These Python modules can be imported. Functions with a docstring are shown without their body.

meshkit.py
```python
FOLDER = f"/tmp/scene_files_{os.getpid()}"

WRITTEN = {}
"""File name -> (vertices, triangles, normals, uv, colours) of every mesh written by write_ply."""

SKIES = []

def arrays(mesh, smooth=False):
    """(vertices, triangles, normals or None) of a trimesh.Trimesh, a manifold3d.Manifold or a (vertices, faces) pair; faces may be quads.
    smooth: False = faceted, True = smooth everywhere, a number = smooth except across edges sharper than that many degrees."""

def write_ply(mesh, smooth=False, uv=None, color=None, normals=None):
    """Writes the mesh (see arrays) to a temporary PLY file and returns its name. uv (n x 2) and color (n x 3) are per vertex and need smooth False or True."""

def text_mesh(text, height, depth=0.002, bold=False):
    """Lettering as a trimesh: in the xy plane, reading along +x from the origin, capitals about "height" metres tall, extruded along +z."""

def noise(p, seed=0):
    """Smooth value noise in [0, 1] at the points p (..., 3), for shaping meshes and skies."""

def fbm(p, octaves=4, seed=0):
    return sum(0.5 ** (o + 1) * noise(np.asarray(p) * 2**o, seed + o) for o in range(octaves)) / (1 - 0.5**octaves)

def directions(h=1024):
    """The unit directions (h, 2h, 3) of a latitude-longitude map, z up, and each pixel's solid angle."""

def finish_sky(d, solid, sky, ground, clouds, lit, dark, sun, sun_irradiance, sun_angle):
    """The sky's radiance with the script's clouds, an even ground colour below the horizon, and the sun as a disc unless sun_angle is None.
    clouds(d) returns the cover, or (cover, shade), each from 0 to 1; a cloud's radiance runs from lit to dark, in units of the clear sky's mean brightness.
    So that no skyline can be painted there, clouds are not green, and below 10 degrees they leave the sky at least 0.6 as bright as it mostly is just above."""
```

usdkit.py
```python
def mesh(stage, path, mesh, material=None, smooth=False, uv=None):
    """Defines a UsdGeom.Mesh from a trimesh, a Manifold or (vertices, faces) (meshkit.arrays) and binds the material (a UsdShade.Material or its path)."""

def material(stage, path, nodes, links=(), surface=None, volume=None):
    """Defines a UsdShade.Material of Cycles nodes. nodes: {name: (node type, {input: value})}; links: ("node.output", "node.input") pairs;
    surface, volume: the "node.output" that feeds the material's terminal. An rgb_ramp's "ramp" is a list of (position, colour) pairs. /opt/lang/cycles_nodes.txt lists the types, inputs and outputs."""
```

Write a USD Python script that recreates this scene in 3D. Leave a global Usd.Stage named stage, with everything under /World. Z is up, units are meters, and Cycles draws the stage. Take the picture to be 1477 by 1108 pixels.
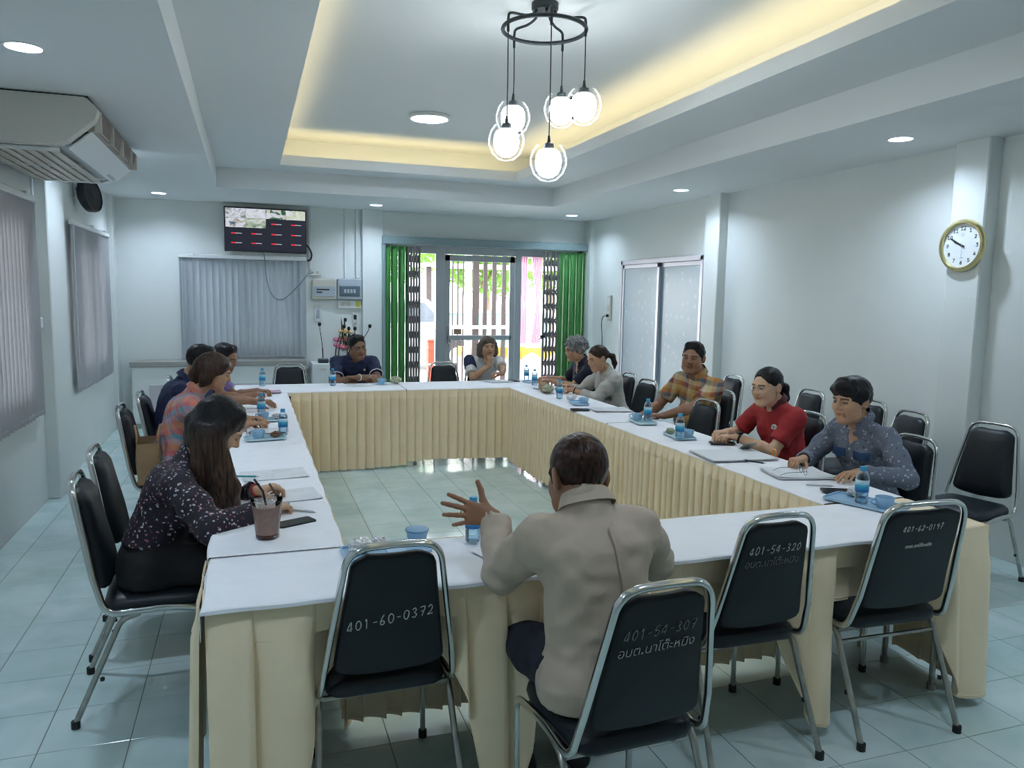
import math, glob
import numpy as np, trimesh, manifold3d as m3
import shapely.geometry as sg
from shapely import affinity
from shapely.ops import unary_union
import usdkit, meshkit
from pxr import Usd, UsdGeom, UsdLux, UsdShade, Sdf, Gf, Vt

PI = math.pi
rng = np.random.default_rng(7)
stage = Usd.Stage.CreateInMemory()
UsdGeom.SetStageUpAxis(stage, UsdGeom.Tokens.z)
UsdGeom.SetStageMetersPerUnit(stage, 1.0)
WORLD = UsdGeom.Xform.Define(stage, '/World')
stage.SetDefaultPrim(WORLD.GetPrim())
UsdGeom.Scope.Define(stage, '/World/Looks')

# ---------------------------------------------------------------- camera
CAM_H = 1.65
YAW, PITCH, ROLL = math.radians(18.858), math.radians(6.582), math.radians(-1.027)
cam = UsdGeom.Camera.Define(stage, '/World/camera')
cam.CreateHorizontalApertureAttr(36.0)
cam.CreateVerticalApertureAttr(36.0 * 1108 / 1477)
cam.CreateFocalLengthAttr(1109.3 / 1477 * 36.0)
cam.CreateClippingRangeAttr(Gf.Vec2f(0.05, 200))
EXPOSURE = 0.42
cam.CreateExposureAttr(EXPOSURE)


def camera_axes():
    cy, sy, cp, sp = math.cos(YAW), math.sin(YAW), math.cos(PITCH), math.sin(PITCH)
    f = np.array([sy * cp, cy * cp, -sp]); r = np.array([cy, -sy, 0]); d = np.cross(f, r)
    cr, sr = math.cos(ROLL), math.sin(ROLL)
    return cr * r + sr * d, -sr * r + cr * d, f


CR, CD, CF = camera_axes()
cam.AddTransformOp().Set(Gf.Matrix4d(*CR, 0, *(-CD), 0, *(-CF), 0, 0, 0, CAM_H, 1))

# ---------------------------------------------------------------- daylight
SKY_STRENGTH = 2.4
dome = UsdLux.DomeLight.Define(stage, '/World/sky_light')
dome.CreateColorAttr(Gf.Vec3f(0.93, 0.97, 1.0)); dome.CreateIntensityAttr(SKY_STRENGTH)
sun = UsdLux.DistantLight.Define(stage, '/World/sun_light')
sun.CreateAngleAttr(2.0); sun.CreateIntensityAttr(1.0); sun.CreateColorAttr(Gf.Vec3f(1, 0.96, 0.9))
sun.AddRotateXYZOp().Set(Gf.Vec3f(40, 6, 0))
# strengths of the lamps (each lamp is built as an emitting part further down)
DOWN_E, GLOBE_E, ROUND_E, COVE_E = 280.0, 16.0, 38.0, 8.0
COOL = (0.80, 0.97, 1.20)

# ---------------------------------------------------------------- naming, tagging
used = {}


def path_for(name, parent='/World'):
    parent = str(parent)
    k = used.get((parent, name), 0); used[(parent, name)] = k + 1
    return f'{parent}/{name}' + (f'_{k:03d}' if k else '')


def tag(prim, label=None, cat=None, group=None, kind=None):
    p = prim.GetPrim() if hasattr(prim, 'GetPrim') else prim
    for k, v in (('label', label), ('category', cat), ('group', group), ('kind', kind)):
        if v: p.SetCustomDataByKey(k, v)
    return p


def thing(name, label=None, cat=None, loc=(0, 0, 0), rotz=0.0, group=None, kind=None):
    x = UsdGeom.Xform.Define(stage, path_for(name))
    x.AddTranslateOp().Set(Gf.Vec3d(*map(float, loc)))
    x.AddRotateZOp().Set(float(math.degrees(rotz)))
    return tag(x, label, cat, group, kind)


def obj(name, mesh, mat, parent=None, smooth=30, label=None, kind=None, attr=None):
    """One Mesh prim under parent (a prim) or /World."""
    pth = path_for(name, parent.GetPath() if parent is not None else '/World')
    m = usdkit.mesh(stage, pth, mesh, M[mat] if isinstance(mat, str) else mat, smooth=smooth)
    if attr is not None:
        UsdGeom.PrimvarsAPI(m).CreatePrimvar('tint', Sdf.ValueTypeNames.Color3fArray, 'vertex').Set(Vt.Vec3fArray.FromNumpy(np.asarray(attr, np.float32)))
    return tag(m, label, None, None, kind)


def struct(name, mesh, mat, parent=None, smooth=30):
    p = obj(name, mesh, mat, parent, smooth)
    if parent is None: p.SetCustomDataByKey('kind', 'structure')
    return p


def solo(name, mesh, mat, label, cat, loc=(0, 0, 0), rotz=0, group=None, smooth=30, kind=None):
    """A thing that is a single mesh."""
    p = obj(name, mesh, mat, None, smooth)
    x = UsdGeom.Xformable(p); x.AddTranslateOp().Set(Gf.Vec3d(*map(float, loc))); x.AddRotateZOp().Set(float(math.degrees(rotz)))
    return tag(p, label, cat, group, kind)


def dup(src, loc, rotz, label, group=None, cat=None, instance=True):
    was = src.GetCustomData()
    name = src.GetName()
    r = thing(name, label, cat or was['category'], loc, rotz, group or was.get('group'))
    r.GetReferences().AddInternalReference(src.GetPath())
    if instance: r.SetInstanceable(True)
    return r


# ---------------------------------------------------------------- mesh helpers
def cat(*ms):
    flat = []
    for q in ms:
        flat += list(q) if isinstance(q, (list, tuple)) else [q]
    return trimesh.util.concatenate([to_tm(q) for q in flat])


def to_tm(q):
    if hasattr(q, 'to_mesh'):
        k = q.to_mesh(); return trimesh.Trimesh(k.vert_properties[:, :3], k.tri_verts, process=False)
    return q


def box(x0, x1, y0, y1, z0, z1):
    b = trimesh.creation.box([x1 - x0, y1 - y0, z1 - z0]); b.apply_translation([(x0 + x1) / 2, (y0 + y1) / 2, (z0 + z1) / 2]); return b


def rbox(x0, x1, y0, y1, z0, z1, r=0.004):
    """A box with chamfered edges."""
    c = np.array([(x0 + x1) / 2, (y0 + y1) / 2, (z0 + z1) / 2]); h = np.array([x1 - x0, y1 - y0, z1 - z0]) / 2
    r = min(r, *(h * 0.9)); pts = []
    for s in np.ndindex(2, 2, 2):
        sg_ = np.array(s) * 2 - 1
        for a in range(3):
            e = h - r; e[a] = h[a]; pts.append(c + sg_ * e)
    return trimesh.convex.convex_hull(np.array(pts))


def xf(m, loc=(0, 0, 0), rz=0, rx=0, ry=0):
    m = to_tm(m).copy()
    T = trimesh.transformations
    m.apply_transform(T.concatenate_matrices(T.translation_matrix(loc), T.rotation_matrix(rz, [0, 0, 1]), T.rotation_matrix(ry, [0, 1, 0]), T.rotation_matrix(rx, [1, 0, 0])))
    return m


def spline(pts, n=8, closed=False):
    """Catmull-Rom through the points."""
    P = np.asarray(pts, float)
    Q = np.vstack([P[-1], P, P[0], P[1]]) if closed else np.vstack([2 * P[0] - P[1], P, 2 * P[-1] - P[-2]])
    out = []
    segs = len(P) if closed else len(P) - 1
    for i in range(segs):
        p0, p1, p2, p3 = Q[i:i + 4]
        for t in np.arange(n) / n:
            out.append(0.5 * (2 * p1 + (p2 - p0) * t + (2 * p0 - 5 * p1 + 4 * p2 - p3) * t * t + (3 * p1 - p0 - 3 * p2 + p3) * t ** 3))
    if not closed: out.append(P[-1])
    return np.array(out)


def fillet(pts, r, n=6):
    """Rounds the corners of a polyline."""
    P = np.asarray(pts, float); out = [P[0]]
    for i in range(1, len(P) - 1):
        a, b, c = P[i - 1], P[i], P[i + 1]
        u, v = a - b, c - b
        rr = min(r, 0.49 * np.linalg.norm(u), 0.49 * np.linalg.norm(v))
        s, e = b + u / np.linalg.norm(u) * rr, b + v / np.linalg.norm(v) * rr
        for t in np.linspace(0, 1, n + 1):
            out.append((1 - t) ** 2 * s + 2 * t * (1 - t) * b + t * t * e)
    out.append(P[-1])
    return np.array(out)


def tube(pts, r, sides=8, closed=False, caps=True, flat=1.0):
    """Sweeps a round (or, with flat<1, oval) section along a polyline; r may vary per point."""
    P = np.asarray(pts, float); n = len(P)
    rr = np.broadcast_to(np.asarray(r, float), (n,))
    T = (np.roll(P, -1, 0) - np.roll(P, 1, 0)) if closed else np.gradient(P, axis=0)
    T = T / (np.linalg.norm(T, axis=1, keepdims=True) + 1e-12)
    up = np.array([0, 0, 1.0]) if abs(T[0, 2]) < 0.9 else np.array([1.0, 0, 0])
    A = []; a = np.cross(T[0], up); a /= np.linalg.norm(a)
    for i in range(n):
        a = a - T[i] * (a @ T[i]); a = a / np.linalg.norm(a); A.append(a)
    A = np.array(A); B = np.cross(T, A)
    th = np.arange(sides) * 2 * PI / sides
    V = P[:, None] + rr[:, None, None] * (np.cos(th)[None, :, None] * A[:, None] + flat * np.sin(th)[None, :, None] * B[:, None])
    F = []
    for i in range(n if closed else n - 1):
        j = (i + 1) % n
        for k in range(sides):
            l = (k + 1) % sides
            F += [[i * sides + k, i * sides + l, j * sides + l], [i * sides + k, j * sides + l, j * sides + k]]
    V = V.reshape(-1, 3)
    if caps and not closed:
        V = np.vstack([V, P[0], P[-1]]); c0, c1 = len(V) - 2, len(V) - 1
        for k in range(sides):
            l = (k + 1) % sides
            F += [[c0, l, k], [c1, (n - 1) * sides + k, (n - 1) * sides + l]]
    m = trimesh.Trimesh(V, np.array(F), process=False)
    return m


def lathe(profile, n=24, loc=(0, 0, 0)):
    """Revolves (r, z) points about z; closes at r = 0."""
    p = np.asarray(profile, float); th = np.arange(n) * 2 * PI / n
    V = np.stack([p[:, 0, None] * np.cos(th), p[:, 0, None] * np.sin(th), np.broadcast_to(p[:, 1, None], (len(p), n))], -1).reshape(-1, 3)
    F = []
    for i in range(len(p) - 1):
        for k in range(n):
            l = (k + 1) % n
            a, b, c, d = i * n + k, i * n + l, (i + 1) * n + l, (i + 1) * n + k
            if p[i + 1, 0] > 1e-9: F.append([a, c, d])
            if p[i, 0] > 1e-9: F.append([a, b, c])
    m = trimesh.Trimesh(V + np.asarray(loc), np.array(F), process=False)
    return m


def extrude(poly, h, z=0.0):
    gs = getattr(poly, 'geoms', [poly]); ms = []
    for g in gs:
        if g.area > 1e-9:
            e = trimesh.creation.extrude_polygon(g, h, engine='earcut'); e.apply_translation([0, 0, z]); ms.append(e)
    return trimesh.util.concatenate(ms)


def to_yz(m, x=0.0, face=1):
    """Turns a mesh made in the xy plane (extruded along z) upright on a wall x = const: local x to world y, local y to z, thickness towards face*x."""
    m = to_tm(m).copy(); v = m.vertices.copy()
    m.vertices = np.c_[x + face * v[:, 2], -face * v[:, 0] * -1 if face < 0 else v[:, 0], v[:, 1]]
    m.fix_normals() if len(m.faces) < 4000 else None
    return m


def grid_mesh(P):
    """A quad sheet from points (n, m, 3)."""
    n, m = P.shape[:2]; i, j = np.meshgrid(np.arange(n - 1), np.arange(m - 1), indexing='ij')
    q = np.stack([i * m + j, (i + 1) * m + j, (i + 1) * m + j + 1, i * m + j + 1], -1).reshape(-1, 4)
    return trimesh.Trimesh(P.reshape(-1, 3), np.vstack([q[:, [0, 1, 2]], q[:, [0, 2, 3]]]), process=False)


def thick(P, t):
    """A quad sheet given thickness t along its normals."""
    n, m = P.shape[:2]
    du, dv = np.gradient(P, axis=0), np.gradient(P, axis=1)
    N = np.cross(du, dv); N /= np.linalg.norm(N, axis=2, keepdims=True) + 1e-12
    A, B = P + N * t / 2, P - N * t / 2
    top, bot = grid_mesh(A), grid_mesh(B[:, ::-1])
    edges = []
    for a, b in ((A[0], B[0]), (B[-1], A[-1]), (B[:, 0], A[:, 0]), (A[:, -1], B[:, -1])):
        edges.append(grid_mesh(np.stack([a, b], 0)))
    return trimesh.util.concatenate([top, bot] + edges)


def rrect(w, h, r, n=6):
    return sg.box(-w / 2 + r, -h / 2 + r, w / 2 - r, h / 2 - r).buffer(r, quad_segs=n)


# ---------------------------------------------------------------- materials
M = {}


def mat(name, color, rough=0.5, metal=0.0, vary=0.0, vscale=6.0, bump=0.0, bscale=40.0, coords='object', **kw):
    n = {'p': ('principled_bsdf', dict(base_color=color, roughness=rough, metallic=metal, **kw))}
    l = []
    if vary or bump: n['tc'] = ('texture_coordinate', {})
    if vary:
        lo = tuple(max(0, c * (1 - vary)) for c in color); hi = tuple(min(1, c * (1 + vary)) for c in color)
        n['nz'] = ('noise_texture', dict(scale=vscale, detail=4.0)); n['rp'] = ('rgb_ramp', dict(ramp=[(0.3, lo), (0.7, hi)]))
        l += [(f'tc.{coords}', 'nz.vector'), ('nz.fac', 'rp.fac'), ('rp.color', 'p.base_color')]
        del n['p'][1]['base_color']
    if bump:
        n['bz'] = ('noise_texture', dict(scale=bscale, detail=3.0)); n['bp'] = ('bump', dict(strength=bump, distance=0.01))
        l += [(f'tc.{coords}', 'bz.vector'), ('bz.fac', 'bp.height'), ('bp.normal', 'p.normal')]
    M[name] = usdkit.material(stage, f'/World/Looks/{name}', n, l, surface='p.BSDF')
    return M[name]


def glow(name, color, strength):
    M[name] = usdkit.material(stage, f'/World/Looks/{name}', {'e': ('emission', dict(color=color, strength=strength))}, surface='e.emission')


def pane(name, tint=(1, 1, 1), rough=0.02):
    M[name] = usdkit.material(stage, f'/World/Looks/{name}', {'f': ('fresnel', {'IOR': 1.45}), 't': ('transparent_bsdf', dict(color=tint)), 'g': ('glossy_bsdf', dict(color=(1, 1, 1), roughness=rough)), 'm': ('mix_closure', {})},
                              [('f.fac', 'm.fac'), ('t.BSDF', 'm.closure1'), ('g.BSDF', 'm.closure2')], surface='m.closure')


mat('wall_paint', (0.735, 0.77, 0.745), 0.6, vary=0.015, vscale=1.5)
mat('ceiling_paint', (0.76, 0.785, 0.79), 0.75)
mat('cloth_white', (0.94, 0.94, 0.975), 0.85, vary=0.02, vscale=14, bump=0.08, bscale=220)
mat('cloth_yellow', (0.92, 0.76, 0.52), 0.8, vary=0.03, vscale=9, bump=0.06, bscale=300, sheen_weight=0.15)
mat('vinyl', (0.008, 0.012, 0.016), 0.42, bump=0.12, bscale=260, specular_ior_level=0.35)
mat('seat_vinyl', (0.010, 0.015, 0.021), 0.38, bump=0.12, bscale=260, specular_ior_level=0.4)
mat('back_panel', (0.010, 0.014, 0.017), 0.55, bump=0.05, bscale=300)
mat('chrome', (0.62, 0.63, 0.62), 0.16, 1.0)
mat('leg_metal', (0.45, 0.44, 0.41), 0.32, 1.0, vary=0.2, vscale=20)
mat('rubber', (0.012, 0.012, 0.012), 0.6)
mat('aluminium', (0.52, 0.54, 0.55), 0.35, 0.7)
mat('white_plastic', (0.72, 0.74, 0.73), 0.4)
mat('cream_plastic', (0.60, 0.57, 0.49), 0.45)
mat('grey_plastic', (0.40, 0.45, 0.50), 0.4)
mat('dark_plastic', (0.02, 0.022, 0.025), 0.4)
mat('black_gloss', (0.006, 0.006, 0.008), 0.12)
mat('wood', (0.30, 0.20, 0.12), 0.5, vary=0.3, vscale=5)
mat('paper', (0.80, 0.81, 0.83), 0.7)
mat('ink_grey', (0.30, 0.31, 0.34), 0.7)
mat('chalk', (0.52, 0.53, 0.50), 0.8, vary=0.3, vscale=120)
mat('chalk_dim', (0.22, 0.23, 0.22), 0.8, vary=0.3, vscale=120)
pane('window_glass')
# ================================================================ the room
XL, XR, YB, YF = -1.52, 4.60, 10.20, -2.2
H1, H2, H3 = 2.71, 2.92, 3.26          # soffit, ring, top of the recess

# floor tiles, 30 cm, joints as in the photo
T0X, T0Y, TS = -0.749, 3.565, 0.302
mat('grout', (0.20, 0.20, 0.17), 0.8)


def tile_mat(name, lo, hi):
    n = {'tc': ('geometry', {}), 'nz': ('noise_texture', dict(scale=2.6, detail=6.0, distortion=0.8)), 'rp': ('rgb_ramp', dict(ramp=[(0.32, lo), (0.66, hi)])),
         'n2': ('noise_texture', dict(scale=14.0, detail=3.0)), 'r2': ('map_range', dict(from_min=0.3, from_max=0.7, to_min=0.10, to_max=0.17)),
         'bz': ('noise_texture', dict(scale=26.0, detail=2.0)), 'bp': ('bump', dict(strength=0.05, distance=0.004)), 'p': ('principled_bsdf', dict(specular_ior_level=0.45))}
    M[name] = usdkit.material(stage, f'/World/Looks/{name}', n, [('tc.position', 'nz.vector'), ('nz.fac', 'rp.fac'), ('rp.color', 'p.base_color'), ('tc.position', 'n2.vector'), ('n2.fac', 'r2.value'), ('r2.result', 'p.roughness'),
                              ('tc.position', 'bz.vector'), ('bz.fac', 'bp.height'), ('bp.normal', 'p.normal')], surface='p.BSDF')


for k, (a, b) in enumerate((((0.47, 0.63, 0.61), (0.62, 0.75, 0.73)), ((0.48, 0.64, 0.63), (0.63, 0.76, 0.75)), ((0.46, 0.61, 0.60), (0.61, 0.73, 0.72)))):
    tile_mat(f'tile_{k}', a, b)
floor = tag(UsdGeom.Xform.Define(stage, path_for('floor')), kind='structure')
struct('grout_bed', box(XL - .1, XR + .1, YF - .1, YB + .2, -0.05, -0.0015), 'grout', floor)
tiles = []
for i in range(-4, 19):
    for j in range(-20, 24):
        x0, y0 = T0X + i * TS, T0Y + j * TS
        x1, y1 = min(x0 + TS, XR), min(y0 + TS, YB + .12); x0, y0 = max(x0, XL), max(y0, YF)
        if x1 - x0 < .02 or y1 - y0 < .02: continue
        c = np.array([(x0 + x1) / 2, (y0 + y1) / 2, -CAM_H]); w = c @ CF
        u, v = (c @ CR) / max(w, .01) * 1109 + 738, (c @ CD) / max(w, .01) * 1109 + 554
        seen = w > .3 and -60 < u < 1540 and v < 1170
        under = any(a < c[0] < b and d < c[1] < e for a, b, d, e in ((-.1, 2.82, 2.36, 2.68), (-.1, .26, 2.7, 7.7), (2.45, 2.83, 2.7, 7.7), (.3, 2.4, 7.2, 7.7), (2.9, 4.6, 4.3, 10.2), (-.2, 3.4, 7.7, 10.2)))
        tiles.append((0 if seen and not under else 1, w if seen else 99, (x0, x1, y0, y1)))
tiles.sort()
rest = []
for k, (_, _, (x0, x1, y0, y1)) in enumerate(tiles):
    g = 0.0016
    t = rbox(x0 + g, x1 - g, y0 + g, y1 - g, -0.012, 0, 0.0012)
    if k < 298: obj('tile', t, f'tile_{k * 7 % 3}', floor, smooth=False)
    else: rest.append(t)
obj('tile_field', cat(rest), 'tile_0', floor, smooth=False, kind='stuff')


# walls
def solid(b): return m3.Manifold.cube([b[1] - b[0], b[3] - b[2], b[5] - b[4]]).translate([b[0], b[2], b[4]])


def wall(name, b, holes=()):
    w = solid(b)
    for h in holes: w = w - solid(h)
    return struct(name, w, 'wall_paint', smooth=False)


WT = 0.14
LWIN = [(4.65, 6.30, 0.86, 2.12), (8.02, 9.36, 0.86, 2.05)]
wall('wall_left', (XL - WT, XL, YF - WT, YB + WT, 0, H3 + .2), [(XL - .3, XL + .1, y0, y1, z0, z1) for y0, y1, z0, z1 in LWIN])
BWIN = (-.66, .58, .92, 1.98)
DX0, DX1, DZ = 1.70, 4.56, 2.30
wall('wall_back', (XL - WT, XR + WT, YB, YB + WT, 0, H3 + .2), [(BWIN[0], BWIN[1], YB - .1, YB + .3, BWIN[2], BWIN[3]), (DX0, DX1, YB - .1, YB + .3, -.1, DZ)])
RD = (7.23, 9.05, 2.06)
wall('wall_right', (XR, XR + WT, YF - WT, YB + WT, 0, H3 + .2), [(XR - .1, XR + .08, RD[0], RD[1], -.1, RD[2])])
wall('wall_front', (XL - WT, XR + WT, YF - WT, YF, 0, H3 + .2))
# columns standing proud of the walls, each bevelled
struct('trim_1', rbox(XL - .02, XL + .09, 6.72, 7.28, 0, H1 + .02, .008), 'wall_paint')
struct('trim_2', rbox(XL - .02, XL + .05, 9.96, YB + .02, 0, H1 + .02, .006), 'wall_paint')
struct('trim_3', rbox(XR - .10, XR + .02, 6.80, 7.06, 0, H1 + .02, .008), 'wall_paint')
struct('trim_4', rbox(XR - .11, XR + .02, 3.80, 4.06, 0, H1 + .02, .008), 'wall_paint')
struct('trim_5', rbox(1.39, 1.66, YB - .07, YB + .02, 0, H1 + .02, .008), 'wall_paint')
struct('trim_6', rbox(XR - .06, XR + .02, 10.0, YB + .02, 0, H1 + .02, .006), 'wall_paint')
mat('skirting', (0.42, 0.50, 0.46), 0.35)
struct('baseboard_back', rbox(XL, 1.39, YB - .014, YB + .01, 0, .10, .003), 'skirting')

# ceiling: soffit with sockets for the downlights, ring, cove lip and trough, recessed middle
SX0, SX1, SY0, SY1 = -0.30, 3.46, -0.9, 8.73
RX0, RX1, RY0, RY1 = 0.32, 2.85, -0.4, 8.32
TX0, TX1, TY0, TY1 = -0.07, 3.24, -0.8, 8.78
DOWN = [(x, y) for x in (-.93, 4.05) for y in (1.37, 4.09, 6.81, 9.54)] + [(1.48, 9.56)]
DR = 0.075
ceil = tag(UsdGeom.Xform.Define(stage, path_for('ceiling')), kind='structure')
room = sg.box(XL - .1, YF - .1, XR + .1, YB + .1)
holes = unary_union([sg.Point(x, y).buffer(DR, quad_segs=8) for x, y in DOWN])
struct('soffit', extrude(room.difference(sg.box(SX0 - .03, SY0 - .03, SX1 + .03, SY1 + .03)).difference(holes), .03, H1), 'ceiling_paint', ceil)
struct('soffit_riser', extrude(sg.box(SX0 - .03, SY0 - .03, SX1 + .03, SY1 + .03).difference(sg.box(SX0, SY0, SX1, SY1)), H2 - H1 + .02, H1), 'ceiling_paint', ceil)
struct('ceiling_ring', extrude(sg.box(TX0 - .4, TY0 - .3, TX1 + .4, TY1 + .1).difference(sg.box(RX0 - .015, RY0 - .015, RX1 + .015, RY1 + .015)), .02, H2), 'ceiling_paint', ceil)
struct('cove_lip', extrude(sg.box(RX0 - .015, RY0 - .015, RX1 + .015, RY1 + .015).difference(sg.box(RX0, RY0, RX1, RY1)), .10, H2), 'ceiling_paint', ceil)
struct('cove_wall', extrude(sg.box(TX0 - .03, TY0 - .03, TX1 + .03, TY1 + .03).difference(sg.box(TX0, TY0, TX1, TY1)), H3 - H2, H2 + .02), 'ceiling_paint', ceil)
struct('ceiling_panel', box(XL - .1, XR + .1, YF - .1, YB + .1, H3, H3 + .04), 'ceiling_paint', ceil)
glow('led_warm', (1.0, 0.80, 0.42), COVE_E)
zl = H2 + .03
for k, (b, where) in enumerate(((( RX0 - .10, RX0 - .07, RY0, RY1), 'left'), ((RX1 + .07, RX1 + .10, RY0, RY1), 'right'), ((RX0, RX1, RY1 + .07, RY1 + .10), 'far'), ((RX0, RX1, RY0 - .10, RY0 - .07), 'near'))):
    solo('led_strip', box(b[0], b[1], b[2], b[3], zl, zl + .012), 'led_warm', f'warm yellow strip light hidden in the ceiling cove along its {where} side', 'strip light', group='cove lights')

# downlights
glow('led_cool', COOL, DOWN_E)
for x, y in DOWN:
    side = 'left' if x < 0 else 'right' if x > 3 else 'middle'
    row = {-1.35: 'behind the viewer', 1.37: 'above the viewer', 4.09: 'nearest the viewer', 6.81: 'halfway along', 9.54: 'nearest the back wall', 9.56: 'between the television and the doorway'}[y]
    d = thing('downlight', f'round white recessed downlight in the {side} ceiling strip, {row}', 'ceiling light', (x, y, H1), 0, 'recessed downlights')
    obj('trim_ring', lathe([(DR - .004, .002), (DR - .002, -.004), (DR + .010, -.004), (DR + .012, .001)], 28), 'white_plastic', d)
    obj('reflector', lathe([(DR - .001, -.001), (DR - .012, .055), (DR - .016, .055), (DR + .004, .0)], 28), 'white_plastic', d)
    obj('lamp', lathe([(0, .045), (DR - .012, .045), (DR - .012, .052), (0, .052)], 28), 'led_cool', d)

# round surface light in the recess
glow('round_lamp', COOL, ROUND_E)
for ly, where in ((7.10, 'beyond the pendant cluster'), (1.28, 'above the viewer, before the pendant cluster')):
    d = thing('ceiling_lamp', f'flat round ceiling light in the recessed ceiling {where}', 'ceiling light', (1.585, ly, H3))
    obj('base_ring', lathe([(.17, 0), (.185, -.004), (.185, -.03), (.172, -.034), (.165, -.03)], 40), 'white_plastic', d)
    obj('diffuser', lathe([(0, -.036), (.12, -.036), (.165, -.030), (.168, -.01), (0, -.01)][::-1], 40), 'round_lamp', d)
# ================================================================ windows, blinds, doors
def fabric(name, col, trans, mixf):
    M[name] = usdkit.material(stage, f'/World/Looks/{name}', {'d': ('principled_bsdf', dict(base_color=col, roughness=0.8)), 't': ('translucent_bsdf', dict(color=trans)), 'm': ('mix_closure', dict(fac=mixf))},
                              [('d.BSDF', 'm.closure1'), ('t.BSDF', 'm.closure2')], surface='m.closure')


fabric('blind_cloth', (0.54, 0.54, 0.56), (0.60, 0.60, 0.62), 0.30)
fabric('blind_back', (0.50, 0.54, 0.57), (0.5, 0.55, 0.6), 0.2)


def window_side(n, y0, y1, z0, z1):
    w = tag(UsdGeom.Xform.Define(stage, path_for(f'window_{n}')), kind='structure')
    f = .045
    x0, x1 = XL - .11, XL - .05
    fr = [box(x0, x1, y0, y1, z0, z0 + f), box(x0, x1, y0, y1, z1 - f, z1), box(x0, x1, y0, y0 + f, z0, z1), box(x0, x1, y1 - f, y1, z0, z1), box(x0, x1, (y0 + y1) / 2 - .03, (y0 + y1) / 2 + .03, z0, z1)]
    struct('window_frame', cat(fr), 'aluminium', w, False)
    for a, b in ((y0 + f, (y0 + y1) / 2 - .03), ((y0 + y1) / 2 + .03, y1 - f)):
        struct('pane', box(XL - .083, XL - .078, a, b, z0 + f, z1 - f), 'window_glass', w, False)


for k, q in enumerate(LWIN): window_side(k + 1, *q)
w3 = tag(UsdGeom.Xform.Define(stage, path_for('window_3')), kind='structure')
x0, x1, z0, z1 = BWIN[0], BWIN[1], BWIN[2], BWIN[3]
struct('window_frame', cat([box(x0, x1, YB + .05, YB + .11, z0, z0 + .045), box(x0, x1, YB + .05, YB + .11, z1 - .045, z1), box(x0, x0 + .045, YB + .05, YB + .11, z0, z1), box(x1 - .045, x1, YB + .05, YB + .11, z0, z1), box(-.07, -.01, YB + .05, YB + .11, z0, z1)]), 'aluminium', w3, False)
struct('pane', box(x0 + .045, -.07, YB + .078, YB + .083, z0 + .045, z1 - .045), 'window_glass', w3, False)
struct('pane', box(-.01, x1 - .045, YB + .078, YB + .083, z0 + .045, z1 - .045), 'window_glass', w3, False)


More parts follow.
